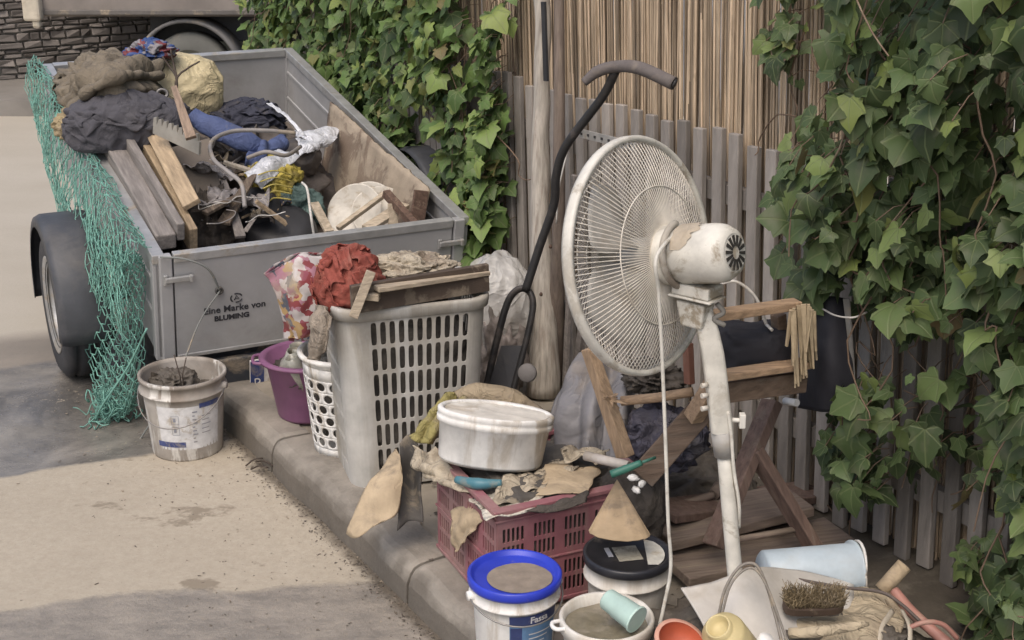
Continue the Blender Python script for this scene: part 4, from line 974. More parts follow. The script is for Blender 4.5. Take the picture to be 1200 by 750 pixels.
def wrap_text(name, s, size, M, r_at, z, a_mid, mt, parent, off=.0022, bold=0):
    cu = bpy.data.curves.new('t', 'FONT'); cu.body = s; cu.size = size; cu.align_x = 'CENTER'; cu.resolution_u = 3; cu.offset = bold
    to = bpy.data.objects.new('t', cu); COL.objects.link(to); bpy.context.view_layer.update()
    me = bpy.data.meshes.new_from_object(to); bpy.data.objects.remove(to)
    inv = world(parent).inverted()
    for v in me.vertices:
        x, y = v.co.x, v.co.y; zz = z + y; r = r_at(zz) + off; a = a_mid + x / r
        v.co = inv @ (M @ Vector((r * math.cos(a), r * math.sin(a), zz)))
    me.materials.clear(); me.materials.append(mt); o = bpy.data.objects.new(name, me); COL.objects.link(o); o.parent = parent; return o
CAMDIR = lambda c: math.atan2(CAM.y - c.y, CAM.x - c.x)
# bucket by the trailer on the road
c = Z(219, 505, ROAD_Z); c.y = 4.50; c.x = Y(219, 505, 4.50).x; c.z = ROAD_Z
BW = mat('muddy bucket', (.56, .54, .50), rough=.5, dirt=.72, dcol=(.16, .125, .095), scale=13, streak=True, bump=.1, dsharp=.05)
th, M = bucket('paint_bucket', 'muddy open white bucket standing on the wet road beside the green net', c, .118, .142, .285, BW, rimw=.007, handle=(R(170), .11, STEEL), inside=(.20, DARKMUD, .045))
ra = lambda z: .118 + .024 * z / .285
ca = CAMDIR(c); BLU = mat('label blue', (.05, .07, .19), rough=.5, dirt=.45, dcol=(.3, .27, .23), scale=25, bump=0)
LAB = mat('label white', (.60, .60, .60), rough=.5, dirt=.35, scale=20, bump=0); LGR = mat('label grey', (.25, .26, .30), rough=.5, dirt=.45, scale=25, bump=0)
wrap_label('paper_label', M, ra, .045, .205, ca - .75, ca + .95, LAB, th)
lb_ = wrap_label('blue_stripe', M, ra, .055, .075, ca - .85, ca - .05, BLU, th, .002)
wrap_label('dark_stripe', M, ra, .195, .212, ca + .35, ca + .95, BLU, th, .002)
for a, z in ((-.28, .118), (-.28, .158)):
    for z0, z1, a0, a1 in ((-.016, -.0145, -.1, .1), (.0145, .016, -.1, .1), (-.016, .016, -.1, -.088), (-.016, .016, .088, .1), (-.006, .008, -.05, .02)): wrap_label('print', M, ra, z + z0, z + z1, ca + a + a0, ca + a + a1, LGR, th, .0022, 5)
for q in range(9): wrap_label('print', M, ra, .07 + q * .014, .0745 + q * .014, ca + .16, ca + .16 + (.10, .06, .13)[q % 3], LGR, th, .0022, 4)
for q in range(5): wrap_label('print', M, ra, .10 + q * .016, .103 + q * .016, ca + .40, ca + .66 - .05 * (q % 2), LGR, th, .0022, 5)
m = MB(); m.tube([c + V3((.0, -.02, .18)), c + V3((.005, -.05, .285)), c + V3((-.012, -.04, .36))], .0022, 5); m.tube([c + V3((.015, -.02, .18)), c + V3((.012, -.05, .285)), c + V3((.028, -.04, .35))], .0022, 5)
single(m, 'dry_twig', TW, 'pair of thin twigs sticking out of the muddy white bucket by the net', 'twig')
m = MB(); m.blob(c + V3((-.04, .05, .225)), (.06, .05, .045), None, .4, 2.5, 3, sub=5); single(m, 'black_rag', DARKMUD, 'black muddy rag inside the white bucket by the net', 'rag')
# twigs on the road by the kerb joint
for i, (x, y) in enumerate(((296, 548), (302, 552), (308, 543))):
    a = Z(x - 8, y - 2, ROAD_Z + .008); b_ = Z(x + 12, y + (i - 1) * 7 - 4, ROAD_Z + .03); m = MB(); m.tube([a, (a + b_) / 2 + V3((0, 0, .01)), b_], .003, 5, n=6)
    single(m, 'dry_twig', TW, 'small dry twig on the road at the kerb joint', 'twig', 'twigs at the kerb joint')

# purple tub
c = Z(362, 484, 0); PURP = mat('purple plastic', (.20, .085, .165), rough=.45, dirt=.35, dcol=(.22, .15, .17), scale=7, bump=.05, dsharp=.3)
th = thing('plastic_tub', 'round purple plastic tub on the pavement behind the laundry baskets', 'tub', c)
M = Matrix.Translation(c); m = MB()
m.lathe([(0, .004), (.095, .004), (.10, 0), (.106, .01), (.138, .205), (.148, .21), (.160, .208), (.161, .216), (.148, .222), (.134, .215), (.10, .015), (0, .012)], 64, M, sx=1.0)
m.build('body', PURP, th)
for a in (R(190), R(10)):
    m = MB(); m.tube([c + V3((.155 * math.cos(a + d), .155 * math.sin(a + d), .21)) + V3((math.cos(a), math.sin(a), 0)) * o for d, o in ((-.3, 0), (-.2, .025), (.2, .025), (.3, 0))], .006, 8, n=16); m.build('handle', PURP, th)
GLS = mat('murky glass', (.30, .30, .26), rough=.2, dirt=.45, scale=14, spec=.6, bump=0)
for i, (x, y, rr, lab) in enumerate(((336, 420, .042, 'murky glass jar in the purple tub, nearest its left rim'), (350, 414, .036, 'murky glass jar in the purple tub, behind the front jar'), (356, 426, .030, 'small murky jar in the purple tub beside the round holed basket'))):
    q = Z(x, y, .22); Mx = frame(q - V3((0, 0, .09)), V3((.3 - .3 * i, -.2, 1)))
    m = MB(); m.lathe([(0, 0), (rr, 0), (rr, .08), (rr * .8, .10), (rr * .75, .13), (rr * .7, .13), (rr * .7, .10), (rr * .92, .08), (rr * .92, .01), (0, .01)], 28, Mx)
    single(m, 'glass_jar', GLS, lab, 'jar', 'jars in the purple tub')
m = MB(); m.blob(c + V3((0, 0, .155)), (.105, .105, .05), None, .25, 2.5, 4, sub=5); single(m, 'sodden_rags', DK, 'dark sodden rags filling the purple tub under the jars', 'rags')

# ---- perforated walls
def ringpts(n, cx, cy, hx, hy, power):
    out = []
    for k in range(n):
        a = 2 * math.pi * k / n + math.pi / 4; ca_, sa_ = math.cos(a), math.sin(a)
        out.append((cx + hx * math.copysign(abs(ca_) ** power, ca_), cy + hy * math.copysign(abs(sa_) ** power, sa_)))
    return out
def sqpts(n, x0, y0, x1, y1):
    # n = 4*k points round the cell, starting at its top right corner, anticlockwise
    k = n // 4; cs = [(x1, y1), (x0, y1), (x0, y0), (x1, y0)]; out = []
    for i in range(4):
        a, b_ = cs[i], cs[(i + 1) % 4]
        for j in range(k): out.append((a[0] + (b_[0] - a[0]) * j / k, a[1] + (b_[1] - a[1]) * j / k))
    return out
def perforated(m, cells, surf, mi=0):
    """cells: (x0,y0,x1,y1, hole or None); hole=(hx,hy,power) as shares of the cell; surf maps (u,v) to a point"""
    for x0, y0, x1, y1, h in cells:
        if h is None: m.add([surf(x0, y0), surf(x1, y0), surf(x1, y1), surf(x0, y1)], [(0, 1, 2, 3)], mi); continue
        n = 16; o_ = sqpts(n, x0, y0, x1, y1); i_ = ringpts(n, (x0 + x1) / 2, (y0 + y1) / 2, (x1 - x0) / 2 * h[0], (y1 - y0) / 2 * h[1], h[2])
        m.add([surf(*p) for p in o_ + i_], [(k, (k + 1) % n, n + (k + 1) % n, n + k) for k in range(n)], mi)
def rrect(a, b_, r, n=8):
    """perimeter of a rounded rectangle: list of (x, y), and a function of arc length"""
    segs = []
    pts = []
    for cx, cy, a0 in ((a / 2 - r, -b_ / 2 + r, -90), (a / 2 - r, b_ / 2 - r, 0), (-a / 2 + r, b_ / 2 - r, 90), (-a / 2 + r, -b_ / 2 + r, 180)):
        for i in range(n + 1): t = R(a0 + 90 * i / n); pts.append((cx + r * math.cos(t), cy + r * math.sin(t)))
    pts.append(pts[0]); L_ = [0]
    for p, q in zip(pts, pts[1:]): L_.append(L_[-1] + math.hypot(q[0] - p[0], q[1] - p[1]))
    def at(s):
        s = s % L_[-1]
        for i in range(len(pts) - 1):
            if s <= L_[i + 1] + 1e-9:
                f = (s - L_[i]) / max(1e-9, L_[i + 1] - L_[i]); return (pts[i][0] + (pts[i + 1][0] - pts[i][0]) * f, pts[i][1] + (pts[i + 1][1] - pts[i][1]) * f)
        return pts[-1]
    return at, L_[-1], pts
# ---- tall laundry basket with slots
fl = Z(428, 574, 0); bdir = V3((.95, .31, 0)).normalized(); bback = V3((-bdir.y, bdir.x, 0))
BW_, BD_, BH_, BR = .46, .36, .585, .07
cen = fl + bdir * (BW_ * .88 / 2) + bback * (BD_ * .88 / 2) - bdir * .035 
MBk = frame(cen, (0, 0, 1), bdir)
lb2 = thing('laundry_basket', 'tall rectangular grey white laundry basket with rows of upright slots, heaped with junk', 'basket', M=MBk)
at, PER, rp_ = rrect(BW_, BD_, BR)
def bs(u, v):   # u arc length, v height
    x, y = at(u); k = .86 + .14 * (v / BH_); return MBk @ V3((x * k, y * k, v))
cells = []; arc = BR * math.pi / 2
# order of rrect: starts at corner (+x,-y) bottom -> right side (+x) -> back -> left -> front
front0 = PER - (BW_ - 2 * BR); front1 = PER; right0, right1 = arc, arc + BD_ - 2 * BR
us = []
def side_cells(u0, u1, ncol, solid_lo=0):
    cw = (u1 - u0) / ncol
    zs = [0, .05, .052 + 0, .135, .218, .301, .384, .467, .55, BH_]
    for c_ in range(ncol):
        for r_i in range(len(zs) - 1):
            z0, z1 = zs[r_i], zs[r_i + 1]
            cells.append((u0 + c_ * cw, z0, u0 + (c_ + 1) * cw, z1, (.62, .88, .45) if 1 < r_i < 8 and z1 - z0 > .06 else None))
side_cells(front0 + .015, front1 + .01, 11); side_cells(right0 - .01, right1 + .01, 9)
def solid_cells(u0, u1, n):
    for c_ in range(n):
        for z0, z1 in ((0, .05), (.05, .3), (.3, .55), (.55, BH_)): cells.append((u0 + (u1 - u0) * c_ / n, z0, u0 + (u1 - u0) * (c_ + 1) / n, z1, None))
solid_cells(front1 + .01, PER + right0 - .01, 8)
b0_, b1_ = right1 + .01 + arc, right1 + .01 + arc + (BW_ - 2 * BR)
solid_cells(right1 + .01, b0_, 8); side_cells(b0_, b1_, 10); l0 = b1_ + arc; l1 = l0 + (BD_ - 2 * BR) - .02
solid_cells(b1_, l0, 8); side_cells(l0, l1, 8); solid_cells(l1, front0 + .015, 10)
m = MB(); perforated(m, cells, bs)
o = m.build('body', GREY_PL, lb2, solid=.004)
bm = bmesh.new(); bm.from_mesh(o.data); bmesh.ops.remove_doubles(bm, verts=bm.verts, dist=.0004); bmesh.ops.recalc_face_normals(bm, faces=bm.faces); bm.to_mesh(o.data); bm.free()
m = MB(); n_ = len(rp_) - 1; vs = []
prr = [(1.0, BH_ - .035), (1.045, BH_ - .03), (1.06, BH_ - .004), (1.05, BH_ + .006), (.99, BH_ + .006), (.985, BH_ - .012)]
for k, z in prr: vs += [(x * k, y * k, z) for x, y in rp_[:-1]]
m.add(vs, [(i * n_ + j, i * n_ + (j + 1) % n_, (i + 1) * n_ + (j + 1) % n_, (i + 1) * n_ + j) for i in range(len(prr) - 1) for j in range(n_)], 0, True, MBk); m.build('rim', GREY_PL, lb2)
m = MB(); m.add([(x * .86, y * .86, .004) for x, y in rp_[:-1]], [list(range(n_))], 0, False, MBk); m.build('base', GREY_PL, lb2)
m = MB()
for k in range(7): pass
DKI = mat('basket filling', (.08, .072, .063), rough=.9, dirt=.55, dcol=(.17, .15, .12), scale=9, bump=.8, dsharp=.3)
m.blob(MBk @ V3((0, 0, .26)), (.185, .14, .27), MBk.to_3x3().to_4x4(), .10, 3, 5, sub=6, power=5, flat=-.98); single(m, 'sodden_laundry', DKI, 'dark sodden laundry filling the tall slotted basket', 'laundry')
# ---- basket with round holes behind it
c = Z(405, 536, 0) + V3((-.0, .10, 0)); rb = thing('laundry_basket', 'white laundry basket with round holes, half hidden behind the tall slotted basket', 'basket', c)
H2 = .335; r_lo, r_hi = .112, .142
def cs_(u, v): r = r_lo + (r_hi - r_lo) * v / H2; a = u / .13; return c + V3((r * math.cos(a), r * math.sin(a), v))
cells = []; NC = 18; cw = 2 * math.pi * .13 / NC
for i in range(NC):
    for j in range(7):
        z0 = .03 + j * .04; off = .5 * cw if j % 2 else 0
        cells.append((i * cw + off, z0, (i + 1) * cw + off, z0 + .04, (.66, .72, 1.0) if j < 6 else None))
    cells.append((i * cw, 0, (i + 1) * cw, .03, None)); cells.append((i * cw, .31, (i + 1) * cw, H2, None))
m = MB(); perforated(m, cells, cs_); m.s = [True] * len(m.s); m.build('body', WHITE_CL, rb, solid=.003)
m = MB(); m.lathe([(r_hi - .004, H2 - .01), (r_hi + .01, H2 - .008), (r_hi + .012, H2 + .002), (r_hi + .002, H2 + .008), (r_hi - .006, H2 + .002)], 56, Matrix.Translation(c)); m.build('rim', WHITE_CL, rb)
m = MB(); m.lathe([(0, .004), (r_lo, .004)], 40, Matrix.Translation(c)); m.build('base', WHITE_CL, rb)
m = MB(); m.blob(c + V3((0, 0, .15)), (.095, .095, .15), None, .12, 3, 2, sub=5); single(m, 'dark_laundry', DKI, 'dark wet laundry inside the round holed basket', 'laundry')
RAGL = mat('brown rag', (.26, .22, .175), wr=0.7, wsc=18, rough=.9, dirt=.5, dcol=(.11, .09, .07), scale=14, bump=.5)
m = MB(); a = Y(372, 365, 3.95); m.sheet([[Y(368, 360, 4.0), Y(378, 358, 3.9), Y(388, 372, 3.86)], [Y(362, 385, 3.98), Y(372, 385, 3.86), Y(386, 392, 3.83)], [Y(360, 418, 3.96), Y(368, 422, 3.86), Y(380, 410, 3.83)]], 24, 30, .012, 14, 6, fold=('u', 2.4, .010)); single(m, 'brown_rag', RAGL, 'brown muddy rag hanging over the left corner of the tall basket', 'rag', solid=.005)

# ---- printed bag behind the basket (abstract motley print)
PB = pattern_mat('motley print', [(.46, .43, .42), (.26, .08, .10), (.38, .25, .11), (.48, .44, .43), (.10, .11, .14), (.34, .17, .21), (.22, .05, .055), (.46, .39, .37)], 30, dirt=.3, rough=.35)
m = MB(); yb = 4.25
m.sheet([[Y(309, 322, yb), Y(345, 300, yb - .03), Y(392, 297, yb)], [Y(322, 352, yb - .02), Y(350, 345, yb - .10), Y(390, 345, yb - .04)], [Y(334, 398, yb), Y(352, 400, yb - .07), Y(382, 392, yb - .03)]], 34, 34, .012, 9, 3, edge=.02)
m.sheet([[Y(309, 322, yb), Y(345, 300, yb - .03), Y(392, 297, yb)], [Y(330, 345, yb + .07), Y(352, 340, yb + .12), Y(390, 340, yb + .07)], [Y(334, 398, yb), Y(352, 400, yb + .03), Y(382, 392, yb)]], 24, 24, .012, 9, 5)
pbg = single(m, 'printed_bag', PB, 'crumpled plastic bag with a motley print leaning behind the red cloth', 'bag', solid=.002)
# patches of the print, laid 2 mm proud
def patch(name, pts, mt, par, dy):
    m = MB(); m.sheet(pts, 10, 10, .003, 9, 3); return m.build(name, mt, par, solid=.0015)
# ---- red cloth bundle
REDC = mat('red cloth', (.25, .062, .045), wr=.4, wsc=16, rough=.85, dirt=.42, dcol=(.27, .16, .12), scale=8, bump=.4, bscale=110, dsharp=.3)
c = Y(408, 332, 4.02); m = MB(); m.blob(c, (.098, .10, .105), rz(.3), .10, 1.6, 11, (1, 1, 1.2), 6); single(m, 'red_cloth_bundle', REDC, 'crumpled bright red cloth bundle on top of the tall slotted basket', 'cloth'); flaps(bpy.data.objects['red_cloth_bundle'], c, (.098, .10, .105), 12, .62, REDC, 9, zmin=-.5)
# ---- board, tray and rag on the basket
DBR = mat('dark brown board', (.075, .055, .042), rough=.7, dirt=.45, dcol=(.24, .20, .15), scale=7, bump=.4, dsharp=.08)
BEIG = grain('beige wood', (.36, .30, .225), V3((1, .3, 0)), dirt=.35, k=8)
a, b_ = Y(412, 362, 3.86), Y(572, 335, 4.05)
m = MB(); m.beam(a + V3((0, 0, .028)), b_ + V3((0, 0, .028)), .02, .085, V3((0, 0, 1)))
cbd = single(m, 'wooden_tray', DBR, 'dark brown broken wooden tray with a beige edge lying across the tall basket', 'tray', bevel=.002)
m = MB(); m.beam(Y(412, 345, 3.88), Y(445, 348, 3.87), .03, .02); m.beam(Y(440, 338, 3.87), Y(570, 318, 4.06), .05, .014); m.build('top_edge', BEIG, cbd, bevel=.002)
m = MB(); m.add([Y(418, 342, 3.9), Y(562, 318, 4.08), Y(540, 322, 4.34), Y(410, 340, 4.2)], [(0, 1, 2, 3)]); m.build('bottom_panel', DBR, cbd, solid=.008)
m = MB(); m.beam(Y(414, 372, 3.83), Y(435, 318, 3.86), .028, .02, V3((0, -1, 0))); single(m, 'wood_offcut', BEIG, 'short beige wood offcut propped at the left end of the dark tray', 'offcut', bevel=.002)
m = MB(); c = Y(480, 318, 4.12); m.blob(c, (.13, .08, .045), rz(.25), .4, 2.2, 4, (1, 1, 1), 6); single(m, 'beige_crumpled_cloth', mat('beige rag', (.40, .35, .27), wr=0.7, wsc=18, rough=.9, dirt=.45, dcol=(.2, .16, .12), scale=12, bump=.5), 'crumpled beige cloth heaped behind the dark tray', 'cloth')
# ---- clear bag behind the basket
CLR = mat('clear bag film', (.62, .61, .58), wr=.6, wsc=9, rough=.15, dirt=.45, dcol=(.34, .30, .24), scale=7, bump=.2, alpha=.55)
m = MB(); c = Z(585, 400, .3); c = Y(582, 360, 4.72); m.blob(c - V3((0, 0, .02)), (.13, .13, .21), None, .10, 1.5, 3, (1, 1, .5), 6, flat=-.95); single(m, 'clear_plastic_bag', CLR, 'translucent whitish plastic bag stuffed with rubbish behind the tall basket', 'bag')
m = MB(); m.blob(Y(585, 412, 4.66), (.085, .09, .19), None, .3, 2.4, 6, sub=5); single(m, 'grey_refuse_sack', DEB, 'grey refuse heap under the translucent bag', 'refuse sack')

# ------------------------------------------------------------------ push cart with T grip
ct = thing('push_cart', 'black push cart with a grey T shaped grip leaning before the wooden post', 'cart', Z(600, 480, 0))
TUBE = mat('black tube', (.035, .034, .034), rough=.45, metal=.2, dirt=.4, dcol=(.16, .13, .11), scale=12, dsharp=.3, bump=.1); GRIP = mat('grey foam grip', (.12, .105, .10), rough=.8, dirt=.45, dcol=(.2, .17, .145), scale=14)
m = MB(); m.tube([Y(684, 97, 4.05), Y(700, 84, 4.05), Y(722, 78, 4.02), Y(750, 80, 3.98), Y(790, 98, 3.92)], [.012, .017, .017, .019, .019], 16, n=40); m.build('grip', GRIP, ct)
m = MB(); m.tube([Y(790, 98, 3.92), Y(792, 99, 3.918)], [.015, .008], 14); m.build('grip_end', BLACK_PL, ct)
m = MB(); m.tube([Y(722, 82, 4.03), Y(705, 115, 4.08), Y(664, 170, 4.15), Y(652, 205, 4.18), Y(649, 240, 4.2), Y(632, 290, 4.22), Y(616, 340, 4.22)], .0135, 14, n=60); m.build('shaft', TUBE, ct)
m = MB(); m.tube([Y(568, 462, 4.2), Y(582, 400, 4.22), Y(596, 352, 4.24), Y(612, 338, 4.24), Y(624, 350, 4.22), Y(620, 385, 4.2), Y(598, 470, 4.16)], .013, 14, n=60, flat=.8); m.build('fork', TUBE, ct)
m = MB(); m.add([Y(588, 405, 4.225), Y(614, 405, 4.21), Y(600, 470, 4.165), Y(570, 462, 4.195)], [(0, 1, 2, 3)]); m.build('back_plate', BLACK_PL, ct, solid=.012)
m = MB(); m.lathe([(0, -.012), (.026, -.012), (.03, -.006), (.03, .006), (.026, .012), (0, .012)], 28, frame(Y(618, 437, 4.14), (-.2, -1, .3))); m.build('knob', mat('grey knob', (.16, .15, .145), dirt=.3), ct)
m = MB(); m.beam(Y(572, 456, 4.15), Y(590, 463, 4.14), .02, .02); m.build('foot_block', WHITE_PL, ct, bevel=.003)
# perforated angle and thin rods by the fence
m = MB(); a, b_ = F(676, 155, 2.62), F(745, 172, 2.60); m.beam(a, b_, .004, .03, V3((0, 0, 1))); n_h = 8
st_ = single(m, 'slotted_bar', mat('zinc bar', (.42, .41, .39), rough=.45, metal=.4, dirt=.35, scale=14), 'pale slotted metal bar stuck between the pickets behind the grip', 'bar', bevel=.001)
for k in range(n_h):
    q = a.lerp(b_, (k + .7) / (n_h + .4)) - DT * .004; m = MB(); m.beam(q, q + (b_ - a).normalized() * .010, .003, .008, V3((0, 0, 1))); m.build('slot', BLACK_PL, st_)
board(Z(662, 455, .02), F(673, 205, 2.58), .02, .015, -DT, GREYW, 'thin grey lath leaning on the fence left of the fan', 'thin_lath', 'lath')
board(Z(672, 450, .02), F(690, 330, 2.60), .03, .015, -DT, GREYW, 'shorter grey lath leaning behind the fan cage', 'thin_lath', 'lath')
m = MB(); m.tube([F(668, 165, 2.5), F(655, 220, 2.48), F(652, 262, 2.48)], .003, 6, n=12); single(m, 'thin_wire', WIRE, 'thin pale wire hanging beside the black shaft', 'wire')

# ------------------------------------------------------------------ pedestal fan
AX = V3((.755, -.62, .214)).normalized()
FC = Y(751, 300, 3.05); FRD = .262
MF = frame(FC, AX, (0, 0, 1))
# make the local x axis point up
fan = thing('pedestal_fan', 'muddy white pedestal fan with a round wire cage seen from behind', 'fan', Z(860, 780, 0))
cg = MB(); RW = mat('cage wire', (.60, .56, .49), rough=.45, dirt=.35, dcol=(.36, .30, .22), scale=12, bump=0)
def dome(r, back):   # height of the grille at radius r
    t = r / FRD; return (.075 * (1 - t ** 2.6) if back else -.085 * (1 - t ** 2.2))
for back, nm, r_in, n_w in ((1, 'rear_grille', .06, 124), (0, 'front_grille', .045, 112)):
    m = MB()
    for k in range(n_w):
        a = 2 * math.pi * k / n_w
        pts = [(rr * math.cos(a), rr * math.sin(a), dome(rr, back)) for rr in [r_in + (FRD - r_in) * i / 7 for i in range(8)]]
        m.tube([MF @ V3(p) for p in pts], .0014, 4, cap=False)
    for rr in ((.06, .155) if back else (.045, .10, .155, .21)):
        m.tube([MF @ V3((rr * math.cos(q * math.pi / 32), rr * math.sin(q * math.pi / 32), dome(rr, back) + .002 * (1 if back else -1))) for q in range(65)], .0016, 5, cap=False)
    if not back: m.lathe([(0, -.092), (.04, -.09), (.048, -.084)], 32, MF)
    else: m.lathe([(.03, .078), (.062, .075), (.07, .072)], 40, MF)
    m.build(nm, RW, fan)
m = MB(); 
m.lathe([(FRD - .004, -.012), (FRD + .006, -.014), (FRD + .009, -.006), (FRD + .009, .006), (FRD + .006, .013), (FRD - .004, .012), (FRD - .006, 0), (FRD - .004, -.012)], 96, MF); m.build('rim', FANPL, fan)
# blades
BLD = mat('fan blade', (.40, .385, .35), rough=.35, dirt=.5, dcol=(.28, .23, .165), scale=9, bump=0)
for k in range(4):
    m = MB(); vs = []; a0 = k * math.pi / 2 + .5; nu, nv = 10, 10
    for i in range(nu + 1):
        r = .035 + (.205 - .035) * i / nu; half = .25 + .42 * math.sin(math.pi * min(1, (i / nu) * .8 + .1)) * 1.0
        for j in range(nv + 1):
            t = j / nv * 2 - 1; a = a0 + half * t + .35 * (i / nu) ** 1.5
            vs.append((r * math.cos(a), r * math.sin(a), -.008 + .032 * t * (1 - .3 * i / nu)))
    m.add(vs, [(i * (nv + 1) + j, (i + 1) * (nv + 1) + j, (i + 1) * (nv + 1) + j + 1, i * (nv + 1) + j + 1) for i in range(nu) for j in range(nv)], 0, True, MF); m.build('blade', BLD, fan, solid=.002)
m = MB(); m.lathe([(0, -.045), (.03, -.045), (.042, -.03), (.042, .05), (0, .055)], 32, MF); m.build('hub', BLD, fan)
# motor
MFS = MF @ Matrix.Diagonal((.90, .90, .96, 1))
m = MB(); m.lathe([(0, .07), (.066, .07), (.074, .078), (.074, .10), (.070, .104), (.070, .122), (.073, .126), (.073, .21), (.070, .232), (.058, .252), (.035, .258), (0, .259)], 56, MFS, wob=.01); mot = m.build('motor_housing', FANPL, fan)
m = MB(); m.lathe([(.042, .2545), (.046, .2575), (.05, .2545)], 40, MFS)
m.build('vent_ring', FANPL, mot)
vm = mat('vent dark', (.03, .028, .025), rough=.8)
for k in range(14):
    a = 2 * math.pi * k / 14; m = MB(); p = [MFS @ V3((r * math.cos(a), r * math.sin(a), z)) for r, z in ((.016, .2605), (.042, .259))]; m.beam(p[0], p[1], .0045, .002, AX, w1=.008); m.build('vent_slit', vm, mot)
m = MB(); m.tube([MFS @ V3((.078 * math.cos(q / 24 * math.pi * 1.2 + .0), .078 * math.sin(q / 24 * math.pi * 1.2), .112)) for q in range(25)], .008, 8); m.build('cord_wrap', RUBBER if 0 else mat('cord wrap', (.36, .33, .28), dirt=.5, dcol=(.15, .12, .09)), mot)
# mud on the housing
MUDC = mat('mud crust', (.40, .345, .27), rough=.9, dirt=.3, bump=.8, bscale=60)
m = MB(); vs = []
for i in range(25):
    for j in range(13):
        a = R(-25 + 95 * i / 24); z = .128 + .06 * j / 12 * (1 + .35 * noise.noise(V3((i * .35, 2, 0)))) * (.5 + .5 * math.sin(math.pi * i / 24))
        rr = .0745 + .004 * (noise.noise(V3((i * .4, j * .4, 1))) + .4) * math.sin(math.pi * i / 24); vs.append((rr * math.cos(a), -rr * math.sin(a) if 0 else rr * math.sin(a), z))
m.add(vs, [(i * 13 + j, (i + 1) * 13 + j, (i + 1) * 13 + j + 1, i * 13 + j + 1) for i in range(24) for j in range(12)], 0, True, MFS); m.build('mud_crust', MUDC, mot)
# bracket below, neck and pole
def mid(z): return MF @ V3((0, 0, z))
bx = mid(.165) + V3((0, 0, -.081)); AXH = V3((AX.x, AX.y, AX.z * .3)).normalized()
m = MB(); m.box((0, 0, 0), (.095, .062, .026), frame(bx - AXH * .01, (0, 0, 1), AXH)); m.box((0, 0, -.017), (.11, .07, .006), frame(bx - AXH * .01, (0, 0, 1), AXH)); m.build('motor_bracket', FANPL, fan, bevel=.006)
PT = Y(818, 352, 2.97)
m = MB(); Mn = frame(bx + V3((0, 0, -.058)) - AXH * .012, (0, 0, 1), AXH); m.box((0, 0, 0), (.075, .05, .06), Mn, taper=.72); m.build('tilt_neck', FANPL, fan, bevel=.005)
m = MB(); m.tube([bx + V3((.035, -.01, -.03)), bx + V3((.05, -.012, -.05)), bx + V3((.03, -.012, -.065)), bx + V3((.055, -.012, -.08))], .006, 8, n=16); m.build('tilt_knob', mat('spring', (.2, .19, .17), dirt=.4), fan)
p1, p2, p3, p4 = Y(824, 362, 2.955), Y(836, 420, 2.95), Y(846, 505, 2.95), Y(864, 780, 2.95); p4 = Z(872, 790, .03)
m = MB(); cpts = catmull([p1 + V3((-.002, 0, .012)), p1.lerp(p2, .5), p2, p3], 10)
vs = []
for i_, p_ in enumerate(cpts):
    hw = .019 + .0065 * min(1, i_ / 3); hd = .017 + .005 * min(1, i_ / 3)
    for t_ in range(20):
        a_ = 2 * math.pi * t_ / 20; vs.append(p_ + V3((hw * math.copysign(abs(math.cos(a_)) ** .45, math.cos(a_)), hd * math.copysign(abs(math.sin(a_)) ** .45, math.sin(a_)), 0)))
m.add(vs, [(i_ * 20 + (t_ + 1) % 20, i_ * 20 + t_, (i_ + 1) * 20 + t_, (i_ + 1) * 20 + (t_ + 1) % 20) for i_ in range(10) for t_ in range(20)] + [list(range(20)), [200 + t_ for t_ in reversed(range(20))]], 0, False); m.build('control_column', FANPL, fan)
dn = (p3 - p2).normalized()
m = MB(); m.tube([p3 - dn * .002, p3 + dn * .06], [.0255, .0245], 24); m.build('collar', mat('collar grey', (.36, .35, .33), rough=.5, dirt=.4), fan)
m = MB(); m.tube([p3 + dn * .055, p3.lerp(p4, .5), p4], .0178, 20, n=10); m.build('pole', FANPL, fan)
for yy in (470, 455, 443): m = MB(); q = Y(829, yy + 8, 2.93); m.tube([q, q + V3((-.014, -.006, 0))], .006, 10); m.build('button', WHITE_PL, fan)
m = MB(); q = Y(858, 492, 2.94); m.tube([q, q + V3((.018, -.004, 0))], .006, 8); m.box((0, 0, 0), (.014, .02, .034), frame(q + V3((.022, -.004, 0)), (0, 0, 1))); m.build('height_knob', WHITE_PL, fan, bevel=.003)
CORD = mat('white cord', (.58, .56, .50), rough=.5, dirt=.3, dcol=(.33, .28, .21), scale=18, bump=0)
m = MB(); m.tube([MF @ V3((.055, -.05, .09)), Y(770, 300, 2.86), Y(772, 345, 2.86), Y(776, 420, 2.86), Y(780, 520, 2.85), Y(783, 610, 2.84), Y(786, 665, 2.84), Y(778, 710, 2.83), Y(770, 745, 2.82)], .0042, 10, n=80); m.build('power_cord', CORD, fan)
m = MB(); m.tube([Y(853, 482, 2.93), Y(857, 510, 2.925), Y(860, 550, 2.925), Y(866, 590, 2.92), Y(866, 618, 2.93)], .0042, 8, n=30); m.build('power_cord', CORD, fan)
m = MB(); Mb = Matrix.Translation((p4.x, p4.y, 0)); m.lathe([(0, .0), (.19, .0), (.2, .008), (.19, .02), (.06, .035), (.03, .06), (0, .06)], 56, Mb); m.build('base', FANPL, fan)

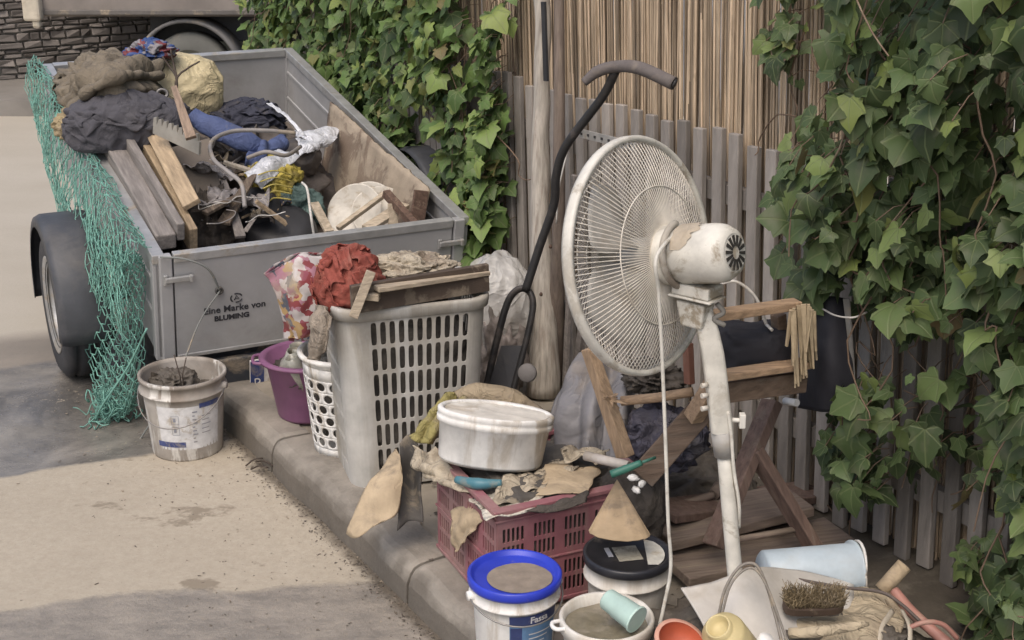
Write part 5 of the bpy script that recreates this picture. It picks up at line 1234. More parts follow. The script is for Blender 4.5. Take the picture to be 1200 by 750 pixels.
# ------------------------------------------------------------------ broken chair, planks and sheet behind the fan
CHW = grain('chair wood', (.34, .235, .15), V3((1, .1, .1)), dirt=.3, dcol=(.22, .17, .12), k=9); CHD = grain('chair wood dark', (.15, .105, .075), V3((1, .1, .1)), dirt=.4, dcol=(.2, .165, .13), k=7)
CHV = grain('chair wood upright', (.34, .24, .155), V3((.3, .1, -1)), dirt=.3, dcol=(.22, .17, .12), k=9)
ch = thing('broken_chair', 'overturned broken wooden chair frame behind the fan pole', 'chair', Z(850, 600, 0))
def cb(name, p0, p1, wd, th_, mt, up=(0, 0, 1), w1=None): 
    m = MB(); m.beam(p0, p1, wd, th_, up, w1=w1); return m.build(name, mt, ch, bevel=.003)
cb('top_rail', Y(836, 370, 3.2), Y(935, 356, 3.3), .04, .022, CHW)
cb('seat_rail', Y(848, 440, 3.2), Y(948, 425, 3.3), .045, .018, CHW)
cb('apron', Y(848, 460, 3.22), Y(944, 447, 3.32), .018, .055, CHD)
cb('upright', Y(917, 430, 3.33), Y(912, 368, 3.32), .03, .03, CHD, DT)
cb('leg', Y(690, 408, 3.42), Y(733, 535, 3.35), .036, .03, CHV, DT, w1=.05)
cb('upright', Y(806, 402, 3.35), Y(808, 450, 3.33), .024, .02, mat('reddish wood', (.2, .09, .06), dirt=.3), DT)
m = MB(); m.tube([Y(728, 470, 3.36), Y(770, 466, 3.34), Y(812, 459, 3.32)], .0125, 14); m.build('stretcher', CHW, ch)
m = MB(); c = Y(716, 468, 3.34); r_ = random.Random(5)
for k in range(16):
    d_ = V3((r_.uniform(-1, 1), r_.uniform(-.6, .2), r_.uniform(-.6, .6))); m.beam(c - d_ * .012, c + d_ * r_.uniform(.025, .05), r_.uniform(.006, .016), .005, (0, -1, .2), w1=.002)
m.build('splintered_joint', CHV, ch)
cb('bracket', Y(812, 490, 3.3), Y(838, 448, 3.26), .04, .04, CHW, DT)
cb('back_board', Y(752, 560, 3.28), Y(850, 448, 3.36), .07, .016, CHD, V3((0, -1, .3)))
CUS = mat('dark cushion', (.02, .02, .026), rough=.8, dirt=.3, dcol=(.06, .055, .05), dsharp=.4)
m = MB(); m.blob(Y(876, 410, 3.34), (.10, .06, .07), None, .1, 1.5, 3, power=3.5, sub=5); m.build('cushion', CUS, ch)
m = MB(); r_ = random.Random(77)
for k in range(26):
    x0 = r_.uniform(926, 954); y1_ = r_.uniform(405, 455); d_ = r_.uniform(3.23, 3.29)
    m.beam(Y(x0, 360 + r_.uniform(-3, 6), d_), Y(x0 + r_.uniform(-7, 7), y1_, d_ + r_.uniform(-.02, .02)), r_.uniform(.004, .013), r_.uniform(.002, .005), (r_.uniform(-.6, .6), -1, 0), w1=.002)
single(m, 'torn_backing', mat('torn wood fibre', (.40, .32, .21), rough=.9, dirt=.45, dcol=(.2, .15, .1), scale=16, bump=.6), 'torn shredded beige strip hanging at the right end of the chair rails', 'torn strip', solid=.004)
m = MB(); m.tube([Y(838, 335, 3.3), Y(862, 330, 3.3), Y(885, 348, 3.3), Y(898, 380, 3.3)], .004, 8, n=30); m.tube([Y(898, 380, 3.3), Y(905, 387, 3.28)], .004, 8); single(m, 'wire_hoop', WIRE, 'thin pale wire arc rising behind the fan motor', 'wire')
# grey plastic sheet
GT = mat('grey tarp', (.17, .165, .17), wr=.5, wsc=8, rough=.5, dirt=.45, dcol=(.22, .19, .16), scale=6, bump=.3)
m = MB(); m.sheet([[Y(668, 425, 3.85), Y(690, 412, 3.82), Y(715, 425, 3.75), Y(745, 440, 3.7)], [Y(640, 480, 3.75), Y(672, 468, 3.62), Y(710, 475, 3.6), Y(745, 490, 3.6)], [Y(634, 530, 3.66), Y(668, 532, 3.55), Y(700, 535, 3.5), Y(740, 545, 3.5)]], 90, 80, .012, 6, 4, fold=('u', 3.3, .016))
single(m, 'grey_tarpaulin', GT, 'crumpled grey plastic sheet heaped behind the white oval tub', 'tarpaulin', solid=.003)
m = MB(); m.blob(Y(722, 405, 3.75) if 0 else Y(765, 445, 3.6), (.06, .06, .04), None, .5, 3, 6, sub=5); single(m, 'dark_rag_lump', DK, 'dark rag lump resting on the chair stretcher below the fan cage', 'rag')
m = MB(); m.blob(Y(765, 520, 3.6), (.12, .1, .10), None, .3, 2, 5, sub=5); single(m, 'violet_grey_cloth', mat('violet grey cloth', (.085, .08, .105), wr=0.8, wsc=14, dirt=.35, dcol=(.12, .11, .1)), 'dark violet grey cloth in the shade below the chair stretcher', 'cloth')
# planks
BRW = grain('brown plank', (.20, .155, .125), V3((1, .25, 0)), dirt=.5, dcol=(.29, .24, .18), k=6); RBW = grain('red brown plank', (.15, .10, .08), V3((-.3, .2, 1)), dirt=.4, dcol=(.22, .18, .14), k=6)
def Zb(x, y, z): return Z(x, y, z)
board(Zb(770, 625, .10), Zb(935, 585, .12), .17, .03, (0, 0, 1), BRW, 'broad brown plank lying behind the fan pole, topmost of the plank pile', 'wooden_plank', 'plank', 'planks piled behind the fan', .004)
board(Zb(790, 668, .05), Zb(985, 625, .05), .16, .03, (0, 0, 1), BRW, 'broad brown plank lying nearest the white plastic sheet', 'wooden_plank', 'plank', 'planks piled behind the fan', .004)
board(Zb(775, 600, .15), Zb(960, 575, .03), .12, .025, (0, 0, 1), RBW, 'red brown plank lying behind the broad planks near the fence', 'wooden_plank', 'plank', 'planks piled behind the fan', .004)
board(Y(962, 655, 3.36), Y(884, 528, 3.42), .05, .03, -DT, RBW, 'red brown plank leaning diagonally to the right of the fan pole', 'wooden_plank', 'plank', None, .003)
board(Y(905, 470, 3.5), Y(835, 640, 3.3), .06, .03, -DT, RBW, 'dark plank leaning left behind the fan pole under the chair', 'wooden_plank', 'plank', None, .003)
m = MB(); m.tube([Zb(756, 600, .12), Zb(800, 590, .13), Zb(836, 580, .14)], .011, 12, n=12); m.tube([Zb(836, 580, .14), Zb(845, 570, .15)], [.016, .022], 12); single(m, 'round_stick', BRW, 'round grey stick lying beside the cardboard cone', 'stick')
m = MB(); m.tube([Zb(865, 632, .14), Zb(935, 620, .14)], .009, 10); single(m, 'round_stick', BRW, 'round stick lying right of the fan pole on the planks', 'stick')
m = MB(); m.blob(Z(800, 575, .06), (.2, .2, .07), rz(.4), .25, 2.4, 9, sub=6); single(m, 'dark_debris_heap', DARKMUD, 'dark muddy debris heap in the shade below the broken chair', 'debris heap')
# black container by the fence with a wire handle
m = MB(); m.sheet([[F(948, 352, 2.50), F(970, 348, 2.46), F(992, 350, 2.50)], [F(942, 420, 2.46), F(968, 425, 2.40), F(998, 420, 2.46)], [F(936, 478, 2.47), F(968, 482, 2.42), F(1003, 478, 2.47)]], 20, 24, .006, 8, 4)
single(m, 'black_cloth', CUS, 'flat blue black cloth hanging on the fence right of the broken chair', 'cloth', solid=.012)
m = MB(); q = F(985, 365, 2.4); m.tube([F(964, 362, 2.42), F(980, 370, 2.38), F(1000, 372, 2.38), F(1016, 366, 2.42)], .0025, 6, n=20); single(m, 'thin_wire', WIRE, 'thin bright wire crossing over the hanging black cloth', 'wire')
m = MB(); m.beam(F(992, 350, 2.46), F(1001, 450, 2.46), .022, .004, -DT, w1=.006); single(m, 'metal_strip', mat('strip metal', (.3, .29, .27), metal=.3, dirt=.3), 'narrow pale metal strip hanging before the black cloth', 'strip')
m = MB(); m.tube([F(920, 470, 2.4), F(934, 472, 2.4)], .01, 10); single(m, 'white_pipe_end', WHITE_CL, 'short white pipe end sticking out left of the black cloth', 'pipe')

# ------------------------------------------------------------------ crate with its load
CR = mat('maroon plastic', (.27, .11, .125), rough=.5, dirt=.62, dcol=(.30, .20, .18), scale=8, bump=.08, streak=True)
co = Z(583, 722, 0); cx_ = V3((.907, .42, 0)).normalized(); cy_ = V3((-cx_.y, cx_.x, 0)); CRX, CRY, CRH = .44, .40, .30
cc0 = co + cy_ * .0
MC = frame(co + cx_ * CRX / 2 + cy_ * CRY / 2, (0, 0, 1), cx_)
crt = thing('plastic_crate', 'maroon plastic crate with lattice sides under the white oval tub', 'crate', M=MC)
for nm, (ox, oy), dx_, L_, ncol in (('side_wall', (-CRX / 2, -CRY / 2), (1, 0), CRX, 5), ('side_wall', (-CRX / 2, CRY / 2), (1, 0), CRX, 5), ('end_wall', (-CRX / 2, -CRY / 2), (0, 1), CRY, 4), ('end_wall', (CRX / 2, -CRY / 2), (0, 1), CRY, 4)):
    cells = []; zs = [0, .025, .125, .15, .25, CRH]; bw = L_ / ncol
    for i in range(ncol):
        for j in range(5):
            z0, z1 = zs[j], zs[j + 1]
            if j in (1, 3):
                sub_ = 5; x0 = i * bw + .012; x1 = (i + 1) * bw - .012; cw = (x1 - x0) / sub_
                cells += [(i * bw, z0, x0, z1, None), (x1, z0, (i + 1) * bw, z1, None)]
                for q in range(sub_): 
                    zm = (z0 + z1) / 2
                    cells += [(x0 + q * cw, z0, x0 + (q + 1) * cw, zm, (.68, .8, .3)), (x0 + q * cw, zm, x0 + (q + 1) * cw, z1, (.68, .8, .3))]
            else: cells.append((i * bw, z0, (i + 1) * bw, z1, None))
    m = MB(); perforated(m, cells, lambda u, v: MC @ V3((ox + dx_[0] * u, oy + dx_[1] * u, v)))
    o = m.build(nm, CR, crt, solid=.005)
m = MB()
for a, b_ in (((-CRX / 2, -CRY / 2), (CRX / 2, -CRY / 2)), ((CRX / 2, -CRY / 2), (CRX / 2, CRY / 2)), ((CRX / 2, CRY / 2), (-CRX / 2, CRY / 2)), ((-CRX / 2, CRY / 2), (-CRX / 2, -CRY / 2))):
    for z, wz, hh in ((CRH - .004, .028, .012), (CRH - .03, .016, .006), (.138, .014, .006), (.01, .014, .01)):
        A = V3((*a, z)); B = V3((*b_, z)); d = (B - A).normalized() * wz / 2; m.beam(MC @ (A - d), MC @ (B - d), wz, hh)
m.build('rim', CR, crt, bevel=.002)
m = MB(); m.box((0, 0, .01), (CRX - .01, CRY - .01, .008), MC); m.build('base', CR, crt)
m = MB(); m.blob(MC @ V3((0, 0, .14)), (.20, .18, .155), MC.to_3x3().to_4x4(), .10, 3, 7, sub=6, power=5, flat=-.95); single(m, 'sodden_scraps', DKI, 'dark sodden scraps filling the maroon crate', 'scraps')
# white oval tub
tb = Y(574, 545, 3.44); tb.z = .315; OT = thing('oval_tub', 'white oval plastic tub with a ribbed rim on top of the maroon crate', 'tub', tb)
Mo = frame(tb, (.13, .12, 1), (.97, .1, -.12)); m = MB()
m.lathe([(0, .003), (.13, .003), (.135, 0), (.14, .01), (.148, .105), (.156, .108), (.157, .122), (.151, .124), (.156, .13), (.157, .14), (.150, .145), (.138, .14), (.145, .128), (.132, .012), (0, .010)], 64, Mo, sx=1.0, sy=.60); m.build('body', WHITE_CL, OT)
m = MB(); m.disc(.146, .138, 56, Mo, sx=1.0, sy=.60, amp=.004, seed=4); m.build('lid', mat('muddy white lid', (.62, .59, .53), rough=.5, dirt=.4, scale=9), OT)
# glove and olive cloth around the tub
OLV = mat('olive glove', (.27, .235, .09), wr=0.7, wsc=20, rough=.85, dirt=.5, dcol=(.22, .18, .12), scale=9, bump=.5)
KH = mat('khaki bag', (.28, .225, .15), wr=0.6, wsc=16, rough=.8, dirt=.4, dcol=(.16, .13, .1), scale=8, bump=.4)
m = MB(); m.tube([Y(532, 468, 3.72), Y(560, 462, 3.70), Y(600, 472, 3.68), Y(636, 488, 3.66)], [.02, .034, .036, .018], 20, n=40, flat=1.1)
for v in m.v: v += V3((0, 0, 1)) * .006 * noise.noise(v * 18) 
single(m, 'khaki_bag', KH, 'long khaki brown sausage shaped bag lying behind the oval tub', 'bag')
m = MB(); m.sheet([[Y(520, 466, 3.66), Y(535, 462, 3.68), Y(552, 470, 3.66)], [Y(500, 485, 3.62), Y(512, 480, 3.60), Y(525, 490, 3.60)], [Y(478, 510, 3.60), Y(488, 518, 3.56), Y(506, 520, 3.56)]], 26, 26, .012, 16, 3, fold=('u', 2, .01)); single(m, 'yellow_green_glove', OLV, 'crumpled yellow green glove left of the oval tub', 'glove', solid=.008)
m = MB(); m.sheet([[Y(486, 522, 3.56), Y(500, 530, 3.5), Y(512, 525, 3.5)], [Y(484, 548, 3.52), Y(510, 556, 3.42), Y(530, 548, 3.42)], [Y(505, 560, 3.44), Y(530, 572, 3.34), Y(560, 575, 3.30)]], 26, 26, .010, 14, 8, fold=('v', 2, .006)); single(m, 'brown_paper_wad', PAPER, 'dirty brown folded paper over the left crate rim below the tub', 'paper', solid=.003)
m = MB(); m.sheet([[Y(466, 522, 3.62), Y(450, 545, 3.60), Y(425, 575, 3.55), Y(406, 625, 3.50)], [Y(470, 535, 3.58), Y(462, 560, 3.55), Y(445, 590, 3.5), Y(418, 634, 3.46)], [Y(472, 560, 3.55), Y(470, 585, 3.52), Y(466, 605, 3.48), Y(445, 612, 3.46)]], 24, 20, .006, 9, 3, edge=.02)
single(m, 'cardboard_sheet', CARD, 'torn beige cardboard sheet hanging over the kerb left of the crate', 'cardboard', solid=.003)
m = MB(); m.sheet([[Y(468, 520, 3.60), Y(480, 510, 3.60), Y(492, 530, 3.56)], [Y(470, 560, 3.58), Y(484, 565, 3.60), Y(494, 575, 3.55)], [Y(466, 622, 3.48), Y(480, 610, 3.52), Y(495, 612, 3.50)]], 14, 20, .006, 9, 5); single(m, 'dark_felt_flap', mat('dark grey felt', (.07, .065, .06), dirt=.35, rough=.9), 'dark grey felt flap between the cardboard sheet and the crate', 'felt', solid=.004)
# papers and cardboard on the crate
def scrap(rows, mt, name, lab, cat, seed, amp=.008, fr=14, edge=.03, solid=.0025, grp=None, fold=None):
    m = MB(); m.sheet(rows, 28, 24, amp, fr, seed, edge=edge, fold=fold); return single(m, name, mt, lab, cat, grp, solid=solid)
scrap([[Y(548, 582, 3.30), Y(585, 570, 3.36), Y(620, 560, 3.42)], [Y(560, 595, 3.22), Y(595, 590, 3.24), Y(632, 580, 3.28)], [Y(572, 606, 3.15), Y(600, 606, 3.16), Y(640, 592, 3.20)]], mat('pale wet paper', (.50, .47, .40), wr=0.6, wsc=16, rough=.7, dirt=.45, scale=10), 'wet_paper', 'pale wet paper sheet at the near corner of the crate', 'paper', 3, .012, 12)
scrap([[Y(600, 548, 3.45), Y(630, 535, 3.5), Y(668, 532, 3.52)], [Y(605, 565, 3.36), Y(640, 560, 3.38), Y(675, 548, 3.42)], [Y(610, 580, 3.28), Y(640, 578, 3.30), Y(670, 568, 3.34)]], PAPER, 'crumpled_paper', 'crumpled brown paper bag right of the oval tub on the crate', 'paper bag', 5, .03, 12)
scrap([[Y(640, 545, 3.42), Y(680, 545, 3.42), Y(702, 548, 3.42)], [Y(632, 565, 3.33), Y(668, 562, 3.33), Y(694, 560, 3.33)], [Y(628, 580, 3.27), Y(655, 580, 3.26), Y(690, 575, 3.26)]], CARD, 'cardboard_scrap', 'flat brown cardboard scrap over the right front rim of the crate', 'cardboard', 6, .006, 9)
scrap([[Y(640, 590, 3.2), Y(665, 585, 3.2), Y(690, 572, 3.24)], [Y(612, 600, 3.18), Y(650, 600, 3.18), Y(690, 588, 3.20)]], DK, 'dark_cloth_edge', 'dark wet cloth edge under the papers at the crate front', 'cloth', 6, .01, 12)
scrap([[Y(526, 600, 3.40), Y(545, 588, 3.36), Y(560, 585, 3.32)], [Y(528, 625, 3.36), Y(545, 610, 3.30), Y(566, 600, 3.26)], [Y(530, 650, 3.33), Y(540, 640, 3.30), Y(552, 625, 3.27)]], CARD, 'torn_cardboard', 'torn cardboard strip drooping over the left side of the crate', 'cardboard', 8, .012, 12)
scrap([[Y(588, 560, 3.36), Y(612, 556, 3.38), Y(640, 552, 3.40)], [Y(580, 575, 3.28), Y(608, 574, 3.29), Y(642, 570, 3.31)], [Y(574, 590, 3.22), Y(604, 592, 3.22), Y(636, 588, 3.24)]], PAPER, 'soaked_paper', 'soaked brown paper lying flat on the crate before the oval tub', 'paper', 11, .014, 15)
scrap([[Y(655, 528, 3.5), Y(680, 522, 3.5), Y(712, 528, 3.46)], [Y(660, 540, 3.42), Y(684, 538, 3.42), Y(712, 545, 3.38)]], PAPER, 'crumpled_paper', 'crumpled muddy paper behind the dull white pipe on the crate', 'paper', 14, .018, 17)
scrap([[Y(486, 528, 3.58), Y(497, 534, 3.52), Y(520, 552, 3.44), Y(548, 566, 3.36)], [Y(484, 540, 3.55), Y(494, 548, 3.5), Y(518, 566, 3.4), Y(545, 578, 3.32)]], RUG, 'brown_paper_strip', 'dark brown strip lying along the left rim of the crate', 'strip', 17, .008, 17)
m = MB(); m.tube([Y(686, 534, 3.32), Y(737, 546, 3.24)], .0125, 16); pp = single(m, 'white_pipe', mat('dull white pipe', (.46, .42, .38), rough=.5, dirt=.35), 'short dull white pipe lying over the papers on the crate', 'pipe')
m = MB(); q0, q1 = Y(737, 546, 3.24), Y(738.5, 546.3, 3.239); m.tube([q0, q1], .0095, 16); m.build('bore', DARKMUD, pp)
TEAL = mat('teal plastic', (.06, .17, .21), rough=.4, dirt=.3, bump=0)
m = MB(); m.tube([Y(535, 562, 3.34), Y(560, 567, 3.30), Y(588, 566, 3.30)], [.010, .016, .009], 14, n=16); single(m, 'teal_bottle', TEAL, 'small teal blue plastic bottle in front of the oval tub', 'bottle')
GRN = mat('green plastic', (.05, .17, .125), rough=.4, dirt=.3, bump=0)
m = MB(); m.tube([Y(716, 556, 3.22), Y(732, 550, 3.22), Y(752, 542, 3.22)], [.0105, .0105, .008], 12, n=8); m.tube([Y(752, 542, 3.22), Y(768, 536, 3.24)], .004, 8); single(m, 'green_tool_handle', GRN, 'green plastic tool handle above the cardboard cone', 'tool')
for i, (x, y) in enumerate(((742, 560), (752, 567), (746, 574))):
    m = MB(); c = Y(x, y, 3.2); m.blob(c, (.014, .008, .008), rz(i), .3, 2, i, sub=3); single(m, 'white_petal_scrap', WHITE_CL, 'small white plastic scrap on the dark cloth beside the green handle', 'scrap', 'white scraps beside the green handle')
# cardboard cone
apex, bl, br = Y(723, 562, 3.20), Y(690, 622, 3.02), Y(762, 626, 3.02)
m = MB(); vs = [apex]; nn = 24
for i in range(nn + 1):
    a = math.pi * (1 + i / nn); mid_ = (bl + br) / 2; hx = (br - bl) / 2
    for k in (.5, 1.0): p = mid_ + hx * math.cos(a) + V3((0, .035, .004)) * math.sin(a); vs.append(apex.lerp(p, k) + V3((0, 0, .004 * noise.noise(V3((i * .7, k, 0))))))
m.add(vs, [(0, 1 + 2 * i, 3 + 2 * i) for i in range(nn)] + [(1 + 2 * i, 2 + 2 * i, 4 + 2 * i, 3 + 2 * i) for i in range(nn)], 0, True)
single(m, 'cardboard_cone', mat('brown card', (.36, .27, .17), rough=.8, dirt=.35, dcol=(.2, .155, .11), scale=9), 'brown triangular cardboard cone hanging by the crate corner', 'cone', solid=.003)
m = MB(); m.blob(Y(738, 600, 3.36), (.09, .08, .13), None, .15, 1.6, 3, sub=5); single(m, 'dark_sack', DK, 'dark sodden sack behind the cardboard cone', 'sack')

# ------------------------------------------------------------------ the row of buckets in front
c = Y(603, 672, 2.97); c.z = 0.0
VB = mat('vivid blue lid', (.025, .045, .42), rough=.35, dirt=.12, bump=0)
th, M = bucket('paint_bucket', 'white paint bucket with a bright blue lid and blue label beside the kerb', c, .088, .103, .235, WHITE_CL, handle=(R(200), .04, STEEL), rimw=.004)
m = MB(); m.lathe([(.098, .222), (.111, .222), (.113, .228), (.113, .243), (.108, .247), (.103, .245), (.099, .236), (.094, .234), (0, .234)], 64, M); ld = m.build('lid', VB, th)
m = MB(); m.disc(.078, .2365, 48, M @ Matrix.Translation((.012, -.014, 0)), sx=1, sy=.92, amp=.0015, seed=2); m.build('mud_puddle', mat('wet mud', (.24, .20, .16), rough=.35, dirt=.3, scale=20, bump=.2), ld)
ra2 = lambda z: .088 + .015 * z / .235
ca = CAMDIR(c); LB2 = mat('label mid blue', (.11, .21, .36), rough=.45, dirt=.28, dcol=(.3, .3, .32), scale=18, bump=0); LDB = mat('label deep blue', (.035, .05, .14), rough=.45, dirt=.25, scale=18, bump=0)
wrap_label('label_field', M, ra2, .02, .178, ca - .12, ca + 1.25, LB2, th)
wrap_label('label_band', M, ra2, .155, .181, ca - .12, ca + 1.25, LDB, th, .0018)
wrap_text('lettering', 'Fassa', .024, M, ra2, .160, ca + .62, LAB, th, .0026, bold=.0006)
wrap_label('label_picture', M, ra2, .105, .15, ca - .10, ca + .18, LDB, th, .0018, 6)
for q, (a0, a1, z0, z1) in enumerate(((-.08, .18, .06, .10), (-.08, .18, .03, .05))): wrap_label('label_picture', M, ra2, z0, z1, ca + a0, ca + a1, INK if q == 0 else LDB, th, .002, 6)
for q in range(3): wrap_label('label_picture', M, ra2, .064, .094, ca - .05 + q * .08, ca - .02 + q * .08, LAB, th, .0028, 3)
for q in range(3): wrap_label('label_line', M, ra2, .128 - q * .012, .131 - q * .012, ca + .35, ca + 1.0 - q * .1, LAB, th, .002, 8)
# black lid bucket
c = Y(735, 658, 3.04); c.z = 0.0
th, M = bucket('paint_bucket', 'white bucket with a black lid and pale stickers behind the mint cup', c, .084, .099, .25, WHITE_PL, rimw=.004)
BL = mat('black lid', (.022, .022, .026), rough=.3, dirt=.3, dcol=(.16, .14, .12), scale=9, bump=.05)
m = MB(); m.lathe([(.096, .240), (.106, .240), (.108, .244), (.108, .259), (.104, .263), (.098, .261), (.094, .254), (0, .254)], 64, M); ld = m.build('lid', BL, th)
def flatpatch(name, cx, cy, wx, wy, rot, mt, par, z=.2555):
    m = MB(); m.box((0, 0, 0), (wx, wy, .0012), M @ Matrix.Translation((cx, cy, z)) @ rz(rot)); return m.build(name, mt, par)
flatpatch('sticker', .0, .0, .06, .07, .2, mat('sticker', (.33, .31, .25), rough=.5, dirt=.5, dcol=(.15, .13, .1), scale=30), ld)
m = MB(); pts = [(.035 + .0 * i, y) for i, y in ((0, -.06), (1, .075))] ; pts = [(.045, -.055)] + [(.09 * math.cos(R(t)), .09 * math.sin(R(t))) for t in range(-38, 50, 8)] + [(.045, .07)]
m.poly(pts, .0012, M @ Matrix.Translation((0, 0, .2552))); m.build('sticker', mat('pale sticker', (.50, .49, .44), rough=.5, dirt=.35, scale=25), ld)
flatpatch('sticker', -.045, .005, .012, .045, .2, mat('light print', (.36, .37, .40), dirt=.4), ld)
# bowl with muddy water and mint cup
c = Y(711, 722, 2.70); c.z = 0; 
c = Y(711, 722, 2.79); zt = Y(711, 722, 2.79).z
th = thing('wash_bowl', 'round white bowl of muddy water with the mint cup in it', 'bowl', (c.x, c.y, 0)); M = Matrix.Translation((c.x, c.y, 0)); m = MB()
m.lathe([(0, 0), (.078, 0), (.083, .004), (.099, zt - .03), (.107, zt - .028), (.108, zt - .002), (.104, zt + .003), (.098, zt), (.094, zt - .02), (.07, .01), (0, .01)], 64, M); m.build('body', WHITE_PL, th)
a = R(195); q = V3((c.x, c.y, zt - .006)); e = V3((math.cos(a), math.sin(a), 0)); f = V3((-math.sin(a), math.cos(a), 0))
m = MB(); m.tube([q + e * .10 + f * .018, q + e * .122 + f * .015, q + e * .128, q + e * .122 - f * .015, q + e * .10 - f * .018], .005, 8, n=20); m.build('handle', WHITE_CL, th)
m = MB(); m.disc(.0935, zt - .022, 48, M, amp=.006, seed=8, rings=14); m.build('muddy_water', mat('murky water', (.17, .15, .105), rough=.3, dirt=.5, dcol=(.27, .235, .18), scale=22, bump=.5), th)
MINT = mat('mint plastic', (.42, .56, .50), rough=.4, dirt=.15, bump=0); cc_ = Y(730, 715, 2.76); Mx = frame(cc_ + V3((-.035, .035, .01)), (.62, -.6, -.18))
m = MB(); m.lathe([(0, 0), (.022, 0), (.025, .004), (.0265, .035), (.028, .036), (.030, .085), (.0325, .087), (.0325, .092), (.029, .092), (.026, .05), (.024, .006), (0, .006)], 40, Mx)
mc = single(m, 'mint_cup', MINT, 'pale mint green plastic cup lying in the muddy bowl', 'cup')
m = MB(); m.disc(.0305, .0918, 32, Mx); m.build('base', mat('mint base', (.40, .53, .47), rough=.4, dirt=.2, bump=0), mc)
# ------------------------------------------------------------------ heap at the lower right
def HY(px, py, y): return Y(px, py, y)
WS = mat('dirty white sheet plastic', (.50, .475, .435), rough=.5, dirt=.45, dcol=(.34, .29, .22), scale=5, bump=.1, dsharp=.3)
m = MB(); m.sheet([[HY(798, 688, 2.86), HY(830, 682, 2.88), HY(868, 672, 2.90), HY(900, 665, 2.92)], [HY(812, 712, 2.80), HY(842, 712, 2.80), HY(878, 706, 2.82), HY(912, 700, 2.84)], [HY(832, 748, 2.72), HY(860, 750, 2.72), HY(892, 752, 2.72), HY(925, 752, 2.74)], [HY(845, 790, 2.66), HY(870, 795, 2.65), HY(900, 798, 2.65), HY(940, 800, 2.66)]], 36, 30, .006, 6, 3)
single(m, 'white_plastic_sheet', WS, 'bent dirty white plastic panel in front of the fan pole', 'panel', solid=.004)
m = MB(); m.sheet([[HY(838, 735, 2.72), HY(850, 700, 2.78), HY(872, 668, 2.84), HY(930, 668, 2.95), HY(1000, 684, 3.0)], [HY(840, 765, 2.66), HY(858, 730, 2.72), HY(886, 702, 2.78), HY(935, 700, 2.86), HY(1000, 706, 2.92)], [HY(842, 800, 2.62), HY(870, 780, 2.64), HY(900, 760, 2.68), HY(945, 750, 2.74), HY(1000, 745, 2.82)]], 40, 30, .0025, 5, 3)
single(m, 'white_plastic_trough', WS, 'curved dirty white plastic shell beneath the cable loop', 'shell', solid=.005)
BT = mat('pale blue plastic', (.42, .49, .53), rough=.4, dirt=.3, dcol=(.42, .40, .36), scale=5, bump=0, dsharp=.3)
a, b_ = HY(893, 672, 3.02), HY(998, 668, 3.06); Mx = frame(a, (b_ - a).normalized()); ln = (b_ - a).length
bt = thing('plastic_tub', 'pale blue plastic tub lying on its side by the fence', 'tub', a)
m = MB(); m.lathe([(0, 0), (.05, 0), (.056, .006), (.066, ln), (.073, ln), (.073, ln + .006), (.064, ln + .006), (.054, .01), (0, .01)], 48, Mx); m.build('body', BT, bt)
m = MB(); c2 = Mx @ V3((0, 0, ln + .004)); m.tube([Mx @ V3((.07 * math.cos(t), .07 * math.sin(t), ln + .004 + .02 * math.sin(t * .5))) for t in [k * math.pi / 10 for k in range(21)]], .004, 8); m.build('rim', WHITE_CL, bt)
# the sandy cloth under the brush
SC = mat('sandy cloth', (.40, .335, .235), wr=0.7, wsc=14, rough=.9, dirt=.45, dcol=(.26, .21, .15), scale=9, bump=.4)
m = MB(); m.sheet([[HY(925, 682, 2.98), HY(975, 686, 2.98), HY(1030, 690, 2.97), HY(1062, 706, 2.94)], [HY(915, 712, 2.84), HY(965, 722, 2.82), HY(1015, 722, 2.82), HY(1060, 728, 2.82)], [HY(905, 745, 2.74), HY(955, 750, 2.72), HY(1005, 748, 2.72), HY(1056, 755, 2.74)], [HY(905, 790, 2.68), HY(955, 790, 2.66), HY(1010, 790, 2.66), HY(1070, 790, 2.66)]], 50, 40, .014, 9, 6, fold=('v', 2.2, .008), edge=.02)
single(m, 'sandy_cloth', SC, 'rumpled sandy beige cloth spread under the brush', 'cloth', solid=.004)
# brush
bh = HY(952, 716, 2.78) + V3((0, 0, .006)); Mx = frame(bh, (0, -.25, 1), (1, .05, 0)); br_ = thing('scrubbing_brush', 'dark scrubbing brush lying bristles up on the sandy cloth', 'brush', bh)
m = MB(); m.poly([(.068 * math.copysign(abs(math.cos(t)) ** .6, math.cos(t)), .026 * math.copysign(abs(math.sin(t)) ** .6, math.sin(t))) for t in [k * math.pi / 16 for k in range(32)]], .022, Mx); m.build('block', mat('brush block', (.075, .05, .035), dirt=.3, scale=14), br_, bevel=.003)
m = MB(); r_ = random.Random(6)
for k in range(900):
    x, y = r_.uniform(-.062, .062), r_.uniform(-.022, .022); 
    if (x / .066) ** 4 + (y / .025) ** 4 > 1: continue
    m.tube([Mx @ V3((x, y, .02)), Mx @ V3((x * 1.08 + r_.gauss(0, .003), y * 1.25 + r_.gauss(0, .003), .036)), Mx @ V3((x * 1.12 + r_.gauss(0, .006), y * 1.4 + r_.gauss(0, .006), .044 + r_.uniform(0, .012)))], .0007, 3, cap=False)
m.build('bristles', mat('bristle', (.20, .155, .09), dirt=.4, island=.4, bump=0), br_)
